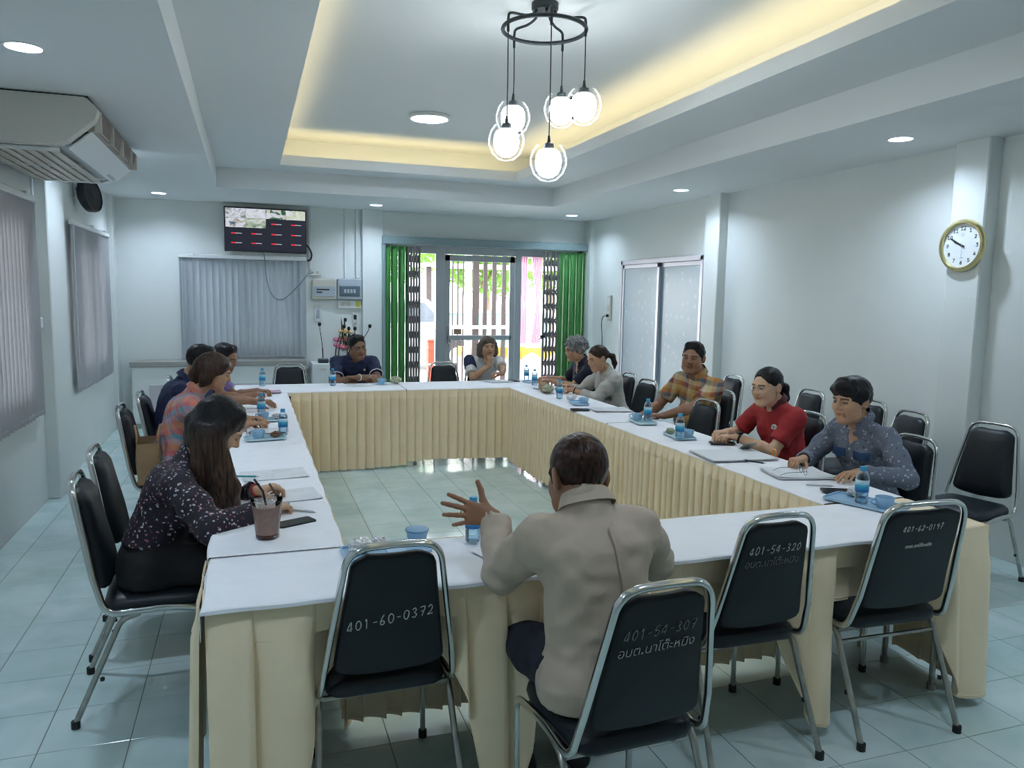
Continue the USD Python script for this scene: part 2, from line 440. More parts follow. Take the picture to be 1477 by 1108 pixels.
def vertical_blind(label, along, a0, a1, z0, z1, off, wide, mt, angle):
    """Closed vertical vanes under a head rail; along = 'x' or 'y'; off = the plane the vanes hang in."""
    b = thing('vertical_blind', label, 'blind', ((a0, off, 0) if along == 'x' else (off, a0, 0)))
    L = a1 - a0; n = int(round(L / wide)); s = L / n
    put = (lambda m: m) if along == 'x' else (lambda m: xf(m, rz=PI / 2))
    obj('head_rail', put(rbox(-.01, L + .01, -.022, .022, z1, z1 + .045, .006)), 'white_plastic', b)
    for f in (.12, .5, .88): obj('rail_bracket', put(rbox(L * f - .02, L * f + .02, -.026, .03, z1 + .035, z1 + .06, .004)), 'white_plastic', b)
    for k in range(n):
        c = (k + .5) * s; hw = s * .54
        u = np.linspace(-1, 1, 5); P = np.zeros((5, 2, 3))
        P[:, :, 0] = (u * hw)[:, None]; P[:, :, 1] = (.012 * (1 - u * u))[:, None]; P[:, 0, 2] = z0 + .012 * rng.random(); P[:, 1, 2] = z1
        obj('vane', put(xf(thick(P, .0012), (c, 0, 0), rz=angle + rng.normal(0, .05))), mt, b, smooth=60)
        obj('bottom_weight', put(xf(rbox(-hw, hw, -.004, .004, z0 + .02, z0 + .045, .002), (c, .004, 0), rz=angle)), mt, b)
    ch = [[.03, -.012, z1], [.03, -.012, z0 + .25]]
    obj('pull_chain', put(tube(ch, .0025, 5)), 'white_plastic', b)
    return b


vertical_blind('long grey vertical blind hanging over the nearer left window, cut by the photo edge', 'y', 4.45, 6.49, .70, 2.25, XL + .05, .089, 'blind_cloth', -.16)
vertical_blind('grey vertical blind over the farther left window, below the round black wall speaker', 'y', 7.76, 9.58, .70, 2.20, XL + .05, .089, 'blind_cloth', -.16)
vertical_blind('blue grey vertical blind with many vanes on the back wall under the television', 'x', -.79, .68, .80, 2.03, YB - .07, .074, 'blind_back', .30)

# sliding door on the right with frosted film
n = {'tc': ('geometry', {}), 'v': ('voronoi_texture', dict(scale=9.0)), 'r': ('rgb_ramp', dict(ramp=[(0.0, (0.52, 0.60, 0.66)), (0.22, (0.30, 0.39, 0.44)), (0.4, (0.26, 0.36, 0.41))])), 'nz': ('noise_texture', dict(scale=5.0)), 'mx': ('mix_color', dict(a=(0.27, 0.37, 0.42))),
     'p': ('principled_bsdf', dict(roughness=0.28))}
M['frosted_film'] = usdkit.material(stage, '/World/Looks/frosted_film', n, [('tc.position', 'v.vector'), ('v.distance', 'r.fac'), ('tc.position', 'nz.vector'), ('nz.fac', 'mx.fac'), ('r.color', 'mx.b'), ('mx.result', 'p.base_color')], surface='p.BSDF')
d1 = tag(UsdGeom.Xform.Define(stage, path_for('door_1')), kind='structure')
y0, y1, zt = RD
mat('frame_lilac', (0.56, 0.55, 0.60), 0.35, 0.4)
struct('door_frame', cat(rbox(XR - .03, XR + .05, y0 - .05, y0, 0, zt + .05), rbox(XR - .03, XR + .05, y1, y1 + .05, 0, zt + .05), rbox(XR - .03, XR + .05, y0 - .05, y1 + .05, zt, zt + .06), box(XR - .03, XR + .05, y0, y1, -.002, .015)), 'frame_lilac', d1, False)
ym = (y0 + y1) / 2
for (a, b, dx) in ((y0, ym + .03, .018), (ym - .03, y1, -.012)):
    s = .05; X0 = XR + dx
    struct('sliding_panel', cat(rbox(X0 - .012, X0 + .012, a, a + s, .015, zt), rbox(X0 - .012, X0 + .012, b - s, b, .015, zt), rbox(X0 - .012, X0 + .012, a, b, zt - s, zt), rbox(X0 - .012, X0 + .012, a, b, .015, .11)), 'frame_lilac', d1, False)
    struct('frosted_pane', box(X0 - .004, X0 + .004, a + s, b - s, .11, zt - s), 'frosted_film', d1, False)

# main doorway: folding steel gate in front, aluminium glass door behind
mat('teal_steel', (0.24, 0.33, 0.34), 0.4, 0.2)
mat('green_steel', (0.075, 0.27, 0.075), 0.42, vary=0.12, vscale=4)
mat('lattice_steel', (0.16, 0.15, 0.15), 0.45, 0.4)
d2 = tag(UsdGeom.Xform.Define(stage, path_for('door_2')), kind='structure')
gate = thing('folding_gate', 'green folding steel gate drawn open to both sides of the back doorway', 'gate', (0, 0, 0))
yg = YB - .07
obj('head_channel', cat(rbox(1.64, 4.60, yg - .05, yg + .06, 2.285, 2.385, .006), rbox(1.64, 4.60, yg - .056, yg - .045, 2.285, 2.30, .003)), 'teal_steel', gate)
obj('side_post', rbox(1.64, 1.685, yg - .04, yg + .06, 0, 2.29, .005), 'teal_steel', gate)
obj('side_post', rbox(4.575, 4.61, yg - .04, yg + .06, 0, 2.29, .005), 'teal_steel', gate)


def leaf_panel(x, w, ang):
    u = np.linspace(-1, 1, 9); P = np.zeros((9, 2, 3)); P[:, :, 0] = (u * w / 2)[:, None]; P[:, :, 1] = (.012 * np.cos(u * PI))[:, None]
    P[:, 0, 2] = .04; P[:, 1, 2] = 2.26
    return xf(thick(P, .0022), (x, yg + rng.normal(0, .004), 0), rz=ang)


for a, b, k in ((1.70, 1.985, 6), (4.13, 4.565, 9)):
    for i in range(k):
        obj('gate_slat', leaf_panel(a + (b - a) * (i + .5) / k, .098, (1 if i % 2 else -1) * .95), 'green_steel', gate, smooth=50)
for a, b in ((1.99, 2.135), (3.905, 4.11)):
    k = 5
    for i in range(k):
        obj('channel_bar', rbox(a + (b - a) * i / (k - 1) - .014, a + (b - a) * i / (k - 1) + .014, yg - .012, yg + .006, .03, 2.26, .003), 'lattice_steel', gate)
    zs = np.arange(.05, 2.2, .20)
    for i in range(k - 1):
        p, q = a + (b - a) * i / (k - 1), a + (b - a) * (i + 1) / (k - 1)
        for z in zs:
            obj('scissor_link', cat(tube([[p, yg + .01, z], [q, yg + .01, z + .11]],   .012, 4), tube([[p, yg + .016, z + .11], [q, yg + .016, z]], .012, 4)), 'lattice_steel', gate, kind=None)
obj('latch', cat(rbox(3.86, 3.93, yg - .03, yg - .012, 1.06, 1.10, .004), tube([[3.84, yg - .025, 1.045], [3.90, yg - .025, 1.06]], .006, 6)), 'dark_plastic', gate)

mat('door_alu', (0.44, 0.47, 0.49), 0.3, 0.6)
yd = YB + .13
struct('door_frame', cat(rbox(DX0, DX1, yd - .03, yd + .03, 2.19, 2.30), rbox(DX0, DX0 + .06, yd - .03, yd + .03, 0, 2.3), rbox(DX1 - .06, DX1, yd - .03, yd + .03, 0, 2.3), rbox(2.40, 2.53, yd - .035, yd + .035, 0, 2.3), rbox(3.54, 3.63, yd - .035, yd + .035, 0, 2.3)), 'door_alu', d2, False)
lf = struct('door_leaf', cat(rbox(2.535, 2.60, yd - .02, yd + .02, .02, 2.18), rbox(3.465, 3.535, yd - .02, yd + .02, .02, 2.18), rbox(2.535, 3.535, yd - .02, yd + .02, 2.10, 2.18), rbox(2.535, 3.535, yd - .02, yd + .02, .02, .14), rbox(2.56, 3.50, yd - .02, yd + .02, 1.02, 1.085)), 'door_alu', d2, False)
for a, b, c, e in ((2.60, 3.465, 1.085, 2.10), (2.60, 3.465, .14, 1.02)): struct('pane', box(a, b, yd - .003, yd + .003, c, e), 'window_glass', d2, False)
struct('pane', box(DX0 + .06, 2.40, yd - .003, yd + .003, .03, 2.19), 'window_glass', d2, False)
struct('pane', box(3.63, DX1 - .06, yd - .003, yd + .003, .03, 2.19), 'window_glass', d2, False)
struct('door_handle', cat(tube(fillet([[2.575, yd - .02, .98], [2.575, yd - .07, .98], [2.575, yd - .07, 1.2], [2.575, yd - .02, 1.2]], .02), .009, 8)), 'chrome', d2)
solo('door_sticker', rbox(2.66, 2.77, yd - .0062, yd - .0035, 1.10, 1.17, .001), 'wood', 'small brown sticker on the glass door just above its cross rail', 'sticker')
# ================================================================ tables, cloths, skirts
TZ = 0.742


def table(x0, x1, y0, y1, label):
    cx, cy = (x0 + x1) / 2, (y0 + y1) / 2
    t = thing('folding_table', label, 'table', (cx, cy, 0), 0, 'folding tables in a hollow square')
    a, b = (x1 - x0) / 2, (y1 - y0) / 2
    obj('tabletop', rbox(-a, a, -b, b, TZ - .025, TZ, .004), 'wood', t)
    for sx in (-1, 1):
        for sy in (-1, 1):
            px, py = sx * (a - .10), sy * (b - .07)
            obj('leg', cat(tube([[px, py, .012], [px, py, TZ - .025]], .0125, 8), lathe([(0, 0), (.018, 0), (.018, .03), (0, .03)], 10, (px, py, 0))), 'leg_metal', t)
    if a > b:
        for sx in (-1, 1): obj('brace', tube([[sx * (a - .10), -b + .07, .3], [sx * (a - .10), b - .07, .3]], .009, 6), 'leg_metal', t)
    else:
        for sy in (-1, 1): obj('brace', tube([[-a + .1, sy * (b - .07), .3], [a - .1, sy * (b - .07), .3]], .009, 6), 'leg_metal', t)
    return t


TABLES = [(-.13, 1.36, 2.31, 2.71, 'folding table of the near row, left half, under the white and yellow cloths'), (1.37, 2.84, 2.31, 2.71, 'folding table of the near row, right half, under the white and yellow cloths'),
          (-.13, .28, 2.73, 4.42, 'folding table of the left row, nearer half, under white cloth'), (-.13, .28, 4.43, 7.14, 'folding table of the left row, farther half, under white cloth'),
          (2.44, 2.86, 2.73, 4.95, 'folding table of the right row, nearer half, under white cloth'), (2.44, 2.86, 4.96, 7.14, 'folding table of the right row, farther half, under white cloth'),
          (-.13, 1.38, 7.16, 7.72, 'folding table of the far row, left half, under white cloth'), (1.39, 2.86, 7.16, 7.72, 'folding table of the far row, right half, under white cloth')]
for q in TABLES: table(*q)


def cloth(x0, x1, y0, y1, drops, label, mt='cloth_white', z=TZ + .003, seed=0, group='white tablecloths'):
    """A sheet lying on the table, its four edges hanging by drops = (left, right, near, far)."""
    def axis(a, b, da, db):
        n = max(6, int((b - a) / .05)); m = np.linspace(a, b, n)
        lo = a - np.array([da, da * .5, .012]) if da > 0 else np.array([]); hi = b + np.array([.012, db * .5, db]) if db > 0 else np.array([])
        return np.r_[lo, m, hi]
    X, Y = axis(x0, x1, drops[0], drops[1]), axis(y0, y1, drops[2], drops[3])
    gx, gy = np.meshgrid(X, Y, indexing='ij')
    ox = np.maximum(0, np.maximum(x0 - gx, gx - x1)); oy = np.maximum(0, np.maximum(y0 - gy, gy - y1))
    px = np.clip(gx, x0 - .005, x1 + .005); py = np.clip(gy, y0 - .005, y1 + .005)
    o = np.maximum(ox, oy); pz = z - np.maximum(0, o - .006)
    q = np.stack([gx * 2.2, gy * 2.2, np.full_like(gx, seed * 3.1)], -1)
    lift = (meshkit.fbm(q, 3, seed) - .35) * .004
    edge = .006 * np.sin(gx * 23 + gy * 19 + seed)
    px = px + np.sign(gx - (x0 + x1) / 2) * (ox > .006) * (.004 + edge * .5); py = py + np.sign(gy - (y0 + y1) / 2) * (oy > .006) * (.004 + edge * .5)
    pz = pz + np.where(o > .006, 0, np.clip(lift, 0, .004))
    for c in np.arange(y0 + .3, y1, .55): pz = pz + np.where(o > .006, 0, .0022 * np.exp(-((gy - c) / .012) ** 2))
    return solo('tablecloth', thick(np.stack([px, py, pz], -1), .0014), mt, label, 'tablecloth', group=group, smooth=40)


cloth(-.14, 2.86, 2.30, 2.715, (.03, .03, .03, .02), 'yellow under cloth showing at the right end of the near table row', 'cloth_yellow', TZ + .002, 3, 'yellow table skirts')
cloth(-.14, 2.66, 2.262, 2.70, (.10, .02, .022, .02), 'white tablecloth along the near table row in front of the seated speaker', z=TZ + .006, seed=1)
cloth(-.145, .295, 2.69, 4.41, (.04, .03, .0, .0), 'white tablecloth on the nearer left table, under the iced drink and papers', z=TZ + .012, seed=2)
cloth(-.145, .295, 4.425, 7.16, (.03, .03, .0, .0), 'white tablecloth on the farther left table, under the arms of the writing woman', z=TZ + .004, seed=4)
cloth(2.425, 2.87, 2.73, 4.95, (.02, .03, .0, .0), 'white tablecloth on the nearer right table, in front of the woman in red', z=TZ + .004, seed=5)
cloth(2.425, 2.87, 4.965, 7.13, (.02, .03, .0, .0), 'white tablecloth on the farther right table, in front of the woman in cream', z=TZ + .004, seed=6)
cloth(-.14, 1.38, 7.145, 7.73, (.02, .0, .045, .03), 'white tablecloth on the far table, left half, before the man in the navy polo', z=TZ + .009, seed=7)
cloth(1.392, 2.90, 7.15, 7.73, (.0, .03, .03, .03), 'white tablecloth on the far table, right half, before the woman in white', z=TZ + .007, seed=8)


def skirt(path, label, pleat=.07, amp=.018, hem=lambda s: .03, ztop=TZ - .002, band=.07, seed=0, out=1, flare=0.0, loose=0.0, name='table_skirt', push=None):
    """Knife-pleated cloth hanging along a polyline; out = +1 for the right-hand side of the path."""
    r = np.random.default_rng(seed); P = np.asarray(path, float)
    seg = np.linalg.norm(np.diff(P, axis=0), axis=1); S = np.r_[0, np.cumsum(seg)]; L = S[-1]
    cuts = [0.0]
    while cuts[-1] < L: cuts.append(cuts[-1] + pleat * (0.75 + .5 * r.random()))
    cuts = np.array(cuts) * L / cuts[-1]
    s = []; w = []; wid = []
    for a, b in zip(cuts[:-1], cuts[1:]):
        A = .75 + .5 * r.random()
        for t, h in ((0, 0), (.12, .28), (.3, .55), (.55, .82), (.8, .98), (.93, 1.0), (.985, .55)):
            s.append(a + (b - a) * t); w.append(h * A); wid.append(r.normal() * .15)
    s.append(L); w.append(0); s = np.array(s); w = np.array(w)
    pos = np.stack([np.interp(s, S, P[:, k]) for k in (0, 1)], -1)
    T = np.stack([np.interp(s, (S[1:] + S[:-1]) / 2, np.diff(P[:, k]) / seg) for k in (0, 1)], -1); T /= np.linalg.norm(T, axis=1, keepdims=True)
    N = np.stack([T[:, 1], -T[:, 0]], -1) * out
    hz = np.array([hem(q) for q in s])
    v = np.r_[0, .05, .1, .13, .2, .3, .42, .55, .68, .8, .9, 1.0]
    G = np.zeros((len(s), len(v), 3))
    for j, f in enumerate(v):
        z = ztop + (hz - ztop) * f; d = ztop - z
        a = amp * np.clip((d - band * .2) / band, .12, 1) * (1 + .35 * f)
        sway = loose * f * np.array([math.sin(q * 9 + seed) + .6 * math.sin(q * 21 + 2 * seed) for q in s])
        pu = np.array([push(q) for q in s]) if push else 0 * w
        G[:, j, :2] = pos + N * (a * w * (1 - pu * 9 * min(1, f * 3)) + flare * d + sway + .002 - pu * min(1, f * 2.5))[:, None] + T * (loose * .6 * f * np.sin(s * 7 + seed))[:, None]
        G[:, j, 2] = z
    hemz = G[:, -1].copy()
    ms = [thick(G, .0016)]
    if band: # stitched heading, lying on the cloth
        k = min(range(len(v)), key=lambda q: abs(v[q] * (ztop - .03) - band)); H = np.zeros((len(s), 4, 3))
        for q in range(4):
            t = k * q / 3; a_, b_ = int(math.floor(t)), min(int(math.floor(t)) + 1, len(v) - 1); H[:, q] = G[:, a_] + (G[:, b_] - G[:, a_]) * (t - a_); H[:, q, :2] += N * .0035
            H[:, q, 2] = ztop + .001 - (band + .001) * q / 3
    p = solo(name, ms[0], 'cloth_yellow', label, 'table skirt', group='yellow table skirts', smooth=45)
    if band:
        obj('heading_band', thick(H, .002), 'cloth_yellow', p, smooth=45)
        obj('hem_fold', tube(hemz + np.r_[0, 0, .012], .0022, 5), 'cloth_yellow', p, smooth=60)
    return p


lin = lambda xs, zs: (lambda s: float(np.interp(s, xs, zs)))
skirt([[.335, 7.135], [1.385, 7.135]], 'yellow pleated skirt on the far table, left half, its hem pooling on the floor', .085, .026, lin([0, .15, .5, 1.05], [.012, .010, .012, .03]), seed=1, loose=.006)
skirt([[1.39, 7.135], [2.41, 7.135]], 'yellow pleated skirt on the far table, right half, its hem above the floor', .085, .024, lin([0, .3, 1.0], [.06, .07, .05]), seed=2)
skirt([[2.415, 7.13], [2.415, 4.955]], 'yellow pleated skirt of the right table row, farther half', .072, .024, lin([0, 2.2], [.03, .03]), seed=3)
skirt([[2.415, 4.95], [2.415, 2.74]], 'yellow pleated skirt of the right table row, nearer half', .072, .026, lin([0, 2.2], [.03, .04]), seed=4)
skirt([[.30, 2.74], [.30, 7.12]], 'yellow pleated skirt on the inner side of the left table row', .075, .024, seed=5)
skirt([[2.41, 2.725], [.31, 2.725]], 'yellow pleated skirt inside the near table row, its hem seen under the chairs', .075, .022, lin([0, 2.1], [.055, .06]), seed=6)
front_hem = lin([-.14, .10, .17, .22, .56, .62, .68, .84, .87, .93, 1.22, 1.28, 1.49, 1.82, 1.90, 1.98, 2.08, 2.12, 2.56, 2.62, 2.69, 2.86],
                [.03, .03, .30, .50, .50, .40, .04, .03, .45, .64, .64, .52, .50, .50, .28, .05, .04, .48, .48, .25, .05, .04])
front_push = lin([-.14, .14, .22, .56, .64, .85, .95, 1.22, 1.32, 1.42, 1.50, 1.90, 1.97, 2.06, 2.12, 2.56, 2.64, 2.86], [0, 0, .075, .075, 0, 0, .03, .03, .02, .02, .075, .075, .0, .0, .075, .075, 0, 0])
skirt([[-.14, 2.283], [2.86, 2.283]], 'loose yellow skirt on the outer side of the near table, lifted over chair seats', .15, .036, lambda s: front_hem(s - .14), seed=8, flare=.05, loose=.012, band=.11, push=lambda s: front_push(s - .14))
skirt([[-.152, 2.71], [-.152, 2.29]], 'yellow skirt at the left end of the near table, beside the black skirt', .14, .02, lin([0, .42], [.12, .05]), seed=9, flare=.03)
skirt([[2.875, 2.29], [2.875, 2.72]], 'yellow skirt hanging at the right end of the near table row', .14, .012, lin([0, .42], [.03, .03]), seed=10, flare=-.02)

# ================================================================ chairs
def chair_parts(t, wt=.138, wb=.192, rc=.09):
    """Banquet chair facing +y, origin on the floor under the middle of the seat; wt and wb = half width of the frame at its top and at the seat."""
    ws = wb + .012
    side = [[ws, .215, .016], [ws + .002, .225, .395], [ws + .004, .03, .425], [ws + .006, -.175, .418], [wb, -.215, .56], [wt, -.285, .905], [0, -.290, .922]]
    P = fillet(side[:5], .055, 6); arch = fillet([side[4], [wt - .002, -.284, .918], [0, -.288, .924]], rc, 8)[1:]
    R_ = np.vstack([P, arch]); Lm = R_[::-1].copy(); Lm[:, 0] *= -1
    obj('frame', tube(np.vstack([R_, Lm[1:]]), .0135, 10, flat=.72), 'chrome', t, smooth=50)
    for s in (-1, 1):
        obj('leg', tube(fillet([[s * (ws + .002), -.06, .412], [s * (ws + .003), -.125, .395], [s * .225, -.290, .016]], .05), .011, 8), 'leg_metal', t, smooth=50)
    for x, y in ((ws, .215), (-ws, .215), (.225, -.290), (-.225, -.290)): obj('foot_cap', lathe([(0, 0), (.016, 0), (.016, .028), (.0, .03)], 12, (x, y, 0)), 'rubber', t)
    for y, z in ((.16, .398), (-.12, .392)): obj('stretcher', tube([[-ws, y, z], [ws, y, z]], .009, 8), 'leg_metal', t)
    for s in (-1, 1): obj('stacking_bumper', lathe([(0, 0), (.008, 0), (.008, .012), (0, .014)], 8, (s * .222, -.195, .17)), 'rubber', t)
    # seat cushion, thick at the rim, domed
    base = sg.Polygon([(-wb + .004, -.19), (wb - .004, -.19), (ws, .12), (ws - .02, .225), (-ws + .02, .225), (-ws, .12)]).buffer(-.06).buffer(.06, quad_segs=6)
    rings = []
    for ins, z in ((.02, .412), (.004, .420), (0, .435), (.006, .456), (.025, .470), (.06, .478), (.12, .482)):
        g = base.buffer(-ins, quad_segs=4); c = np.array([g.exterior.interpolate(k / 48, normalized=True).coords[0] for k in range(48)])
        a0 = np.argmin(np.abs(np.arctan2(c[:, 1], c[:, 0]) - 0.0)); c = np.roll(c, -a0, 0)
        rings.append(np.c_[c, np.full(48, z)])
    obj('seat', loft(rings), 'seat_vinyl', t, smooth=50)
    # backrest: padded front, flat back panel; leans with the frame
    pb, pt = wb - .020, wt - .012
    def plane(z): return np.interp(z, [.45, .62, .905], [-.195, -.222, -.284])
    outline = sg.Polygon([(-pb, .510), (-pb * .6, .494), (0, .488), (pb * .6, .494), (pb, .510), (pt, .870), (pt * .62, .894), (pt * .2, .890), (-pt * .2, .890), (-pt * .62, .894), (-pt, .870)]).buffer(-.03).buffer(.03, quad_segs=6)
    rings = []
    for ins, off in ((.012, -.006), (0, .004), (0, .022), (.008, .038), (.03, .050), (.07, .056)):
        g = outline.buffer(-ins, quad_segs=4); c = np.array([g.exterior.interpolate(k / 64, normalized=True).coords[0] for k in range(64)])
        cc = c - [0, .67]; a0 = np.argmin(np.abs(np.arctan2(cc[:, 1], cc[:, 0]))); c = np.roll(c, -a0, 0)
        rings.append(np.c_[c[:, 0], [plane(z) + off for z in c[:, 1]], c[:, 1]])
    obj('backrest', loft(rings, flip=True), 'vinyl', t, smooth=50)
    return t


def loft(rings, flip=False):
    n = len(rings[0]); V = np.vstack(rings); F = []
    for i in range(len(rings) - 1):
        for k in range(n):
            l = (k + 1) % n; F += [[i * n + k, i * n + l, (i + 1) * n + l], [i * n + k, (i + 1) * n + l, (i + 1) * n + k]]
    c0, c1 = len(V), len(V) + 1; V = np.vstack([V, rings[0].mean(0), rings[-1].mean(0)])
    for k in range(n):
        l = (k + 1) % n; F += [[c0, l, k], [c1, (len(rings) - 1) * n + k, (len(rings) - 1) * n + l]]
    m = trimesh.Trimesh(V, np.array(F), process=False)
    if m.volume < 0: m.invert()
    return m


GB = 'black banquet chairs'
chair0 = None


wide0 = None


def chair(x, y, rz, label, instance=True):
    """(x, y) = where the top of the backrest stands; rz = 0 faces +y."""
    global chair0
    ox, oy = x + .29 * -math.sin(rz), y + .29 * math.cos(rz)
    if chair0 is None:
        chair0 = thing('banquet_chair', label, 'chair', (ox, oy, 0), rz, GB); chair_parts(chair0); return chair0
    return dup(chair0, (ox, oy, 0), rz, label, GB, instance=instance)


# lettering on the backs: handwritten digits as pen strokes, the second line in Thai script
STROKE = {'0': [[(.5, 1), (.12, .75), (.1, .3), (.45, 0), (.85, .3), (.85, .75), (.5, 1)]], '1': [[(.2, .75), (.5, 1), (.45, 0)]], '2': [[(.1, .75), (.45, 1), (.8, .75), (.5, .35), (.05, .02), (.9, .05)]],
          '3': [[(.1, .9), (.5, 1), (.8, .78), (.4, .55), (.85, .3), (.5, 0), (.05, .12)]], '4': [[(.85, .3), (.0, .25), (.6, 1), (.62, 0)]], '5': [[(.85, 1), (.25, 1), (.15, .55), (.6, .6), (.85, .3), (.5, 0), (.1, .1)]],
          '6': [[(.7, 1), (.25, .6), (.1, .2), (.5, 0), (.8, .25), (.5, .45), (.15, .3)]], '7': [[(.05, .95), (.85, 1), (.4, 0)], [(.25, .5), (.75, .5)]], '9': [[(.8, .7), (.45, .5), (.15, .75), (.5, 1), (.85, .8), (.7, 0)]], '-': [[(.15, .45), (.85, .5)]]}


def pen(text, h, r=.0016, slant=.12, seed=0):
    g = np.random.default_rng(seed); ms = []; x = 0
    for ch in text:
        w = h * (.55 if ch != '-' else .5)
        for st in STROKE[ch]:
            q = spline([(x + (px + g.normal(0, .03)) * w + slant * py * h, (py + g.normal(0, .03)) * h, 0) for px, py in st], 5)
            ms.append(tube(q, r, 5, flat=.5))
        x += w + h * .22
    m = trimesh.util.concatenate(ms); m.apply_translation([-x / 2, 0, 0]); return m


def thai_text(text, h, bold=False, depth=.0012):
    """As meshkit.text_mesh, in the Thai face that lies beside its Latin one."""
    from PIL import Image, ImageDraw, ImageFont
    f = ImageFont.truetype(glob.glob('/opt/blender-*/*/datafiles/fonts/NotoSansThai*.woff2')[0], 90)
    try: f.set_variation_by_axes([300 if not bold else 700, 100])
    except Exception:
        try: f.set_variation_by_axes([300])
        except Exception: pass
    im = Image.new('L', (90 * len(text), 200)); dw = ImageDraw.Draw(im); x = 20
    for k, part in enumerate(text.split('.')):                      # the face has no full stop: a small disc
        if k: dw.ellipse((x + 6, 128, x + 18, 140), fill=255); x += 26
        dw.text((x, 140), part, 255, font=f, anchor='ls'); x += f.getlength(part)
    on = np.pad(np.asarray(im) > 127, ((0, 0), (1, 1))).astype(np.int8)
    rows, st = np.nonzero(np.diff(on, axis=1) == 1); en = np.nonzero(np.diff(on, axis=1) == -1)[1]
    shp = unary_union([sg.box(a, -r - 1, b, -r) for r, a, b in zip(rows, st, en)]).buffer(.6).buffer(-.6).simplify(.8)
    b = shp.bounds; s = h / 52.0
    shp = affinity.affine_transform(shp, [s, .12 * s, 0, s, -s * (b[0] + b[2]) / 2, s * 140])
    return extrude(shp, depth)


def letter_back(t, lines):
    """Writes on the back panel of a chair; lines = (mesh in the xy plane, height on the back, tilt, material)."""
    for m, z, tilt, mt, name in lines:
        m = to_tm(m).copy()
        v = m.vertices @ np.array([[math.cos(tilt), math.sin(tilt), 0], [-math.sin(tilt), math.cos(tilt), 0], [0, 0, 1]])
        Z = z + v[:, 1]; Y = np.interp(Z, [.45, .62, .905], [-.195, -.222, -.284]) - .0085 - v[:, 2]
        m.vertices = np.c_[v[:, 0], Y, Z]
        obj(name, m, mt, t, smooth=False)


cA = chair(.388, 2.16, .02, 'black banquet chair with 401-60-0372 written on its back, pushed under the near table', False)
cB = chair(1.00, 1.66, .04, 'black banquet chair with 401-54-307 written on its back, under the man in beige', False)
cC = chair(1.70, 2.11, .0, 'black banquet chair with 401-54-320 written on its back, pushed under the near table', False)
cD = thing('banquet_chair', 'wide black banquet chair with 401-62 on its back, right end of near table', 'chair', (2.335 + .29 * math.sin(.03), 2.10 + .29, 0), -.03, GB)
chair_parts(cD, .186, .212, .075)
obj('stretcher', tube([[-.222, -.142, .355], [.222, -.142, .355]], .008, 8), 'leg_metal', cD)
THAI = 'อบต.นาโต๊ะหมิง'
letter_back(cA, [(pen('401-60-0372', .032, .0018, seed=1), .665, .12, 'chalk', 'number_lettering')])
letter_back(cB, [(pen('401-54-307', .029, .0016, seed=2), .778, .05, 'chalk_dim', 'number_lettering'), (thai_text(THAI, .022), .730, .04, 'chalk', 'name_lettering')])
letter_back(cC, [(pen('401-54-320', .028, .0016, seed=3), .785, .02, 'chalk', 'number_lettering'), (thai_text(THAI, .021), .738, .02, 'chalk_dim', 'name_lettering')])
letter_back(cD, [(pen('401-62-0197', .022, .0016, seed=4), .815, .02, 'chalk', 'number_lettering'), (thai_text(THAI, .011, True), .748, .02, 'chalk', 'name_lettering')])
H_ = PI / 2
chair(-.665, 3.33, -H_ + .06, 'black banquet chair under the long haired woman at the left table')
chair(-.70, 3.90, -H_ + .04, 'empty black banquet chair at the left table, next behind the long haired woman')
chair(-.79, 5.30, -H_, 'black banquet chair at the left table with a brown bag standing on its seat')
chair(-.76, 5.98, -H_, 'black banquet chair under the man in dark blue at the left table')
chair(-.66, 7.00, -H_, 'black banquet chair under the man in lilac at the far end of the left table')
chair(.37, 8.05, PI, 'empty black banquet chair behind the far table, by the low white unit')
chair(1.02, 8.35, PI, 'black banquet chair under the man in the navy polo at the far table')
chair(1.95, 8.02, PI, 'empty black banquet chair behind the far table in front of the glass doorway')
chair(2.47, 8.42, PI, 'black banquet chair under the woman in white at the far table')
chair(3.50, 7.18, H_, 'black banquet chair under the grey haired woman at the right table')
chair(3.47, 6.62, H_, 'black banquet chair under the woman in cream at the right table')
chair(3.36, 6.05, H_ + .1, 'empty black banquet chair between the woman in cream and the checked shirt man')
chair(3.60, 5.24, H_, 'black banquet chair under the man in the checked shirt at the right table')
chair(3.12, 4.74, H_ + .05, 'empty black banquet chair pushed against the right table, between checked and red shirts')
chair(3.47, 4.06, H_, 'black banquet chair under the woman in red at the right table')
chair(3.44, 3.20, H_, 'black banquet chair under the woman in grey denim at the right table')
chair(4.42, 6.28, H_, 'spare black banquet chair by the right wall, farthest of the wall row')
chair(4.36, 5.12, H_, 'spare black banquet chair by the right wall behind the woman in red')
chair(4.36, 4.48, H_, 'spare black banquet chair by the right wall, almost hidden behind the short haired woman')
chair(4.20, 3.95, H_ - .1, 'spare black banquet chair by the right wall under the clock')
chair(4.30, 3.44, H_ + .22, 'spare black banquet chair by the right wall, nearest the viewer')
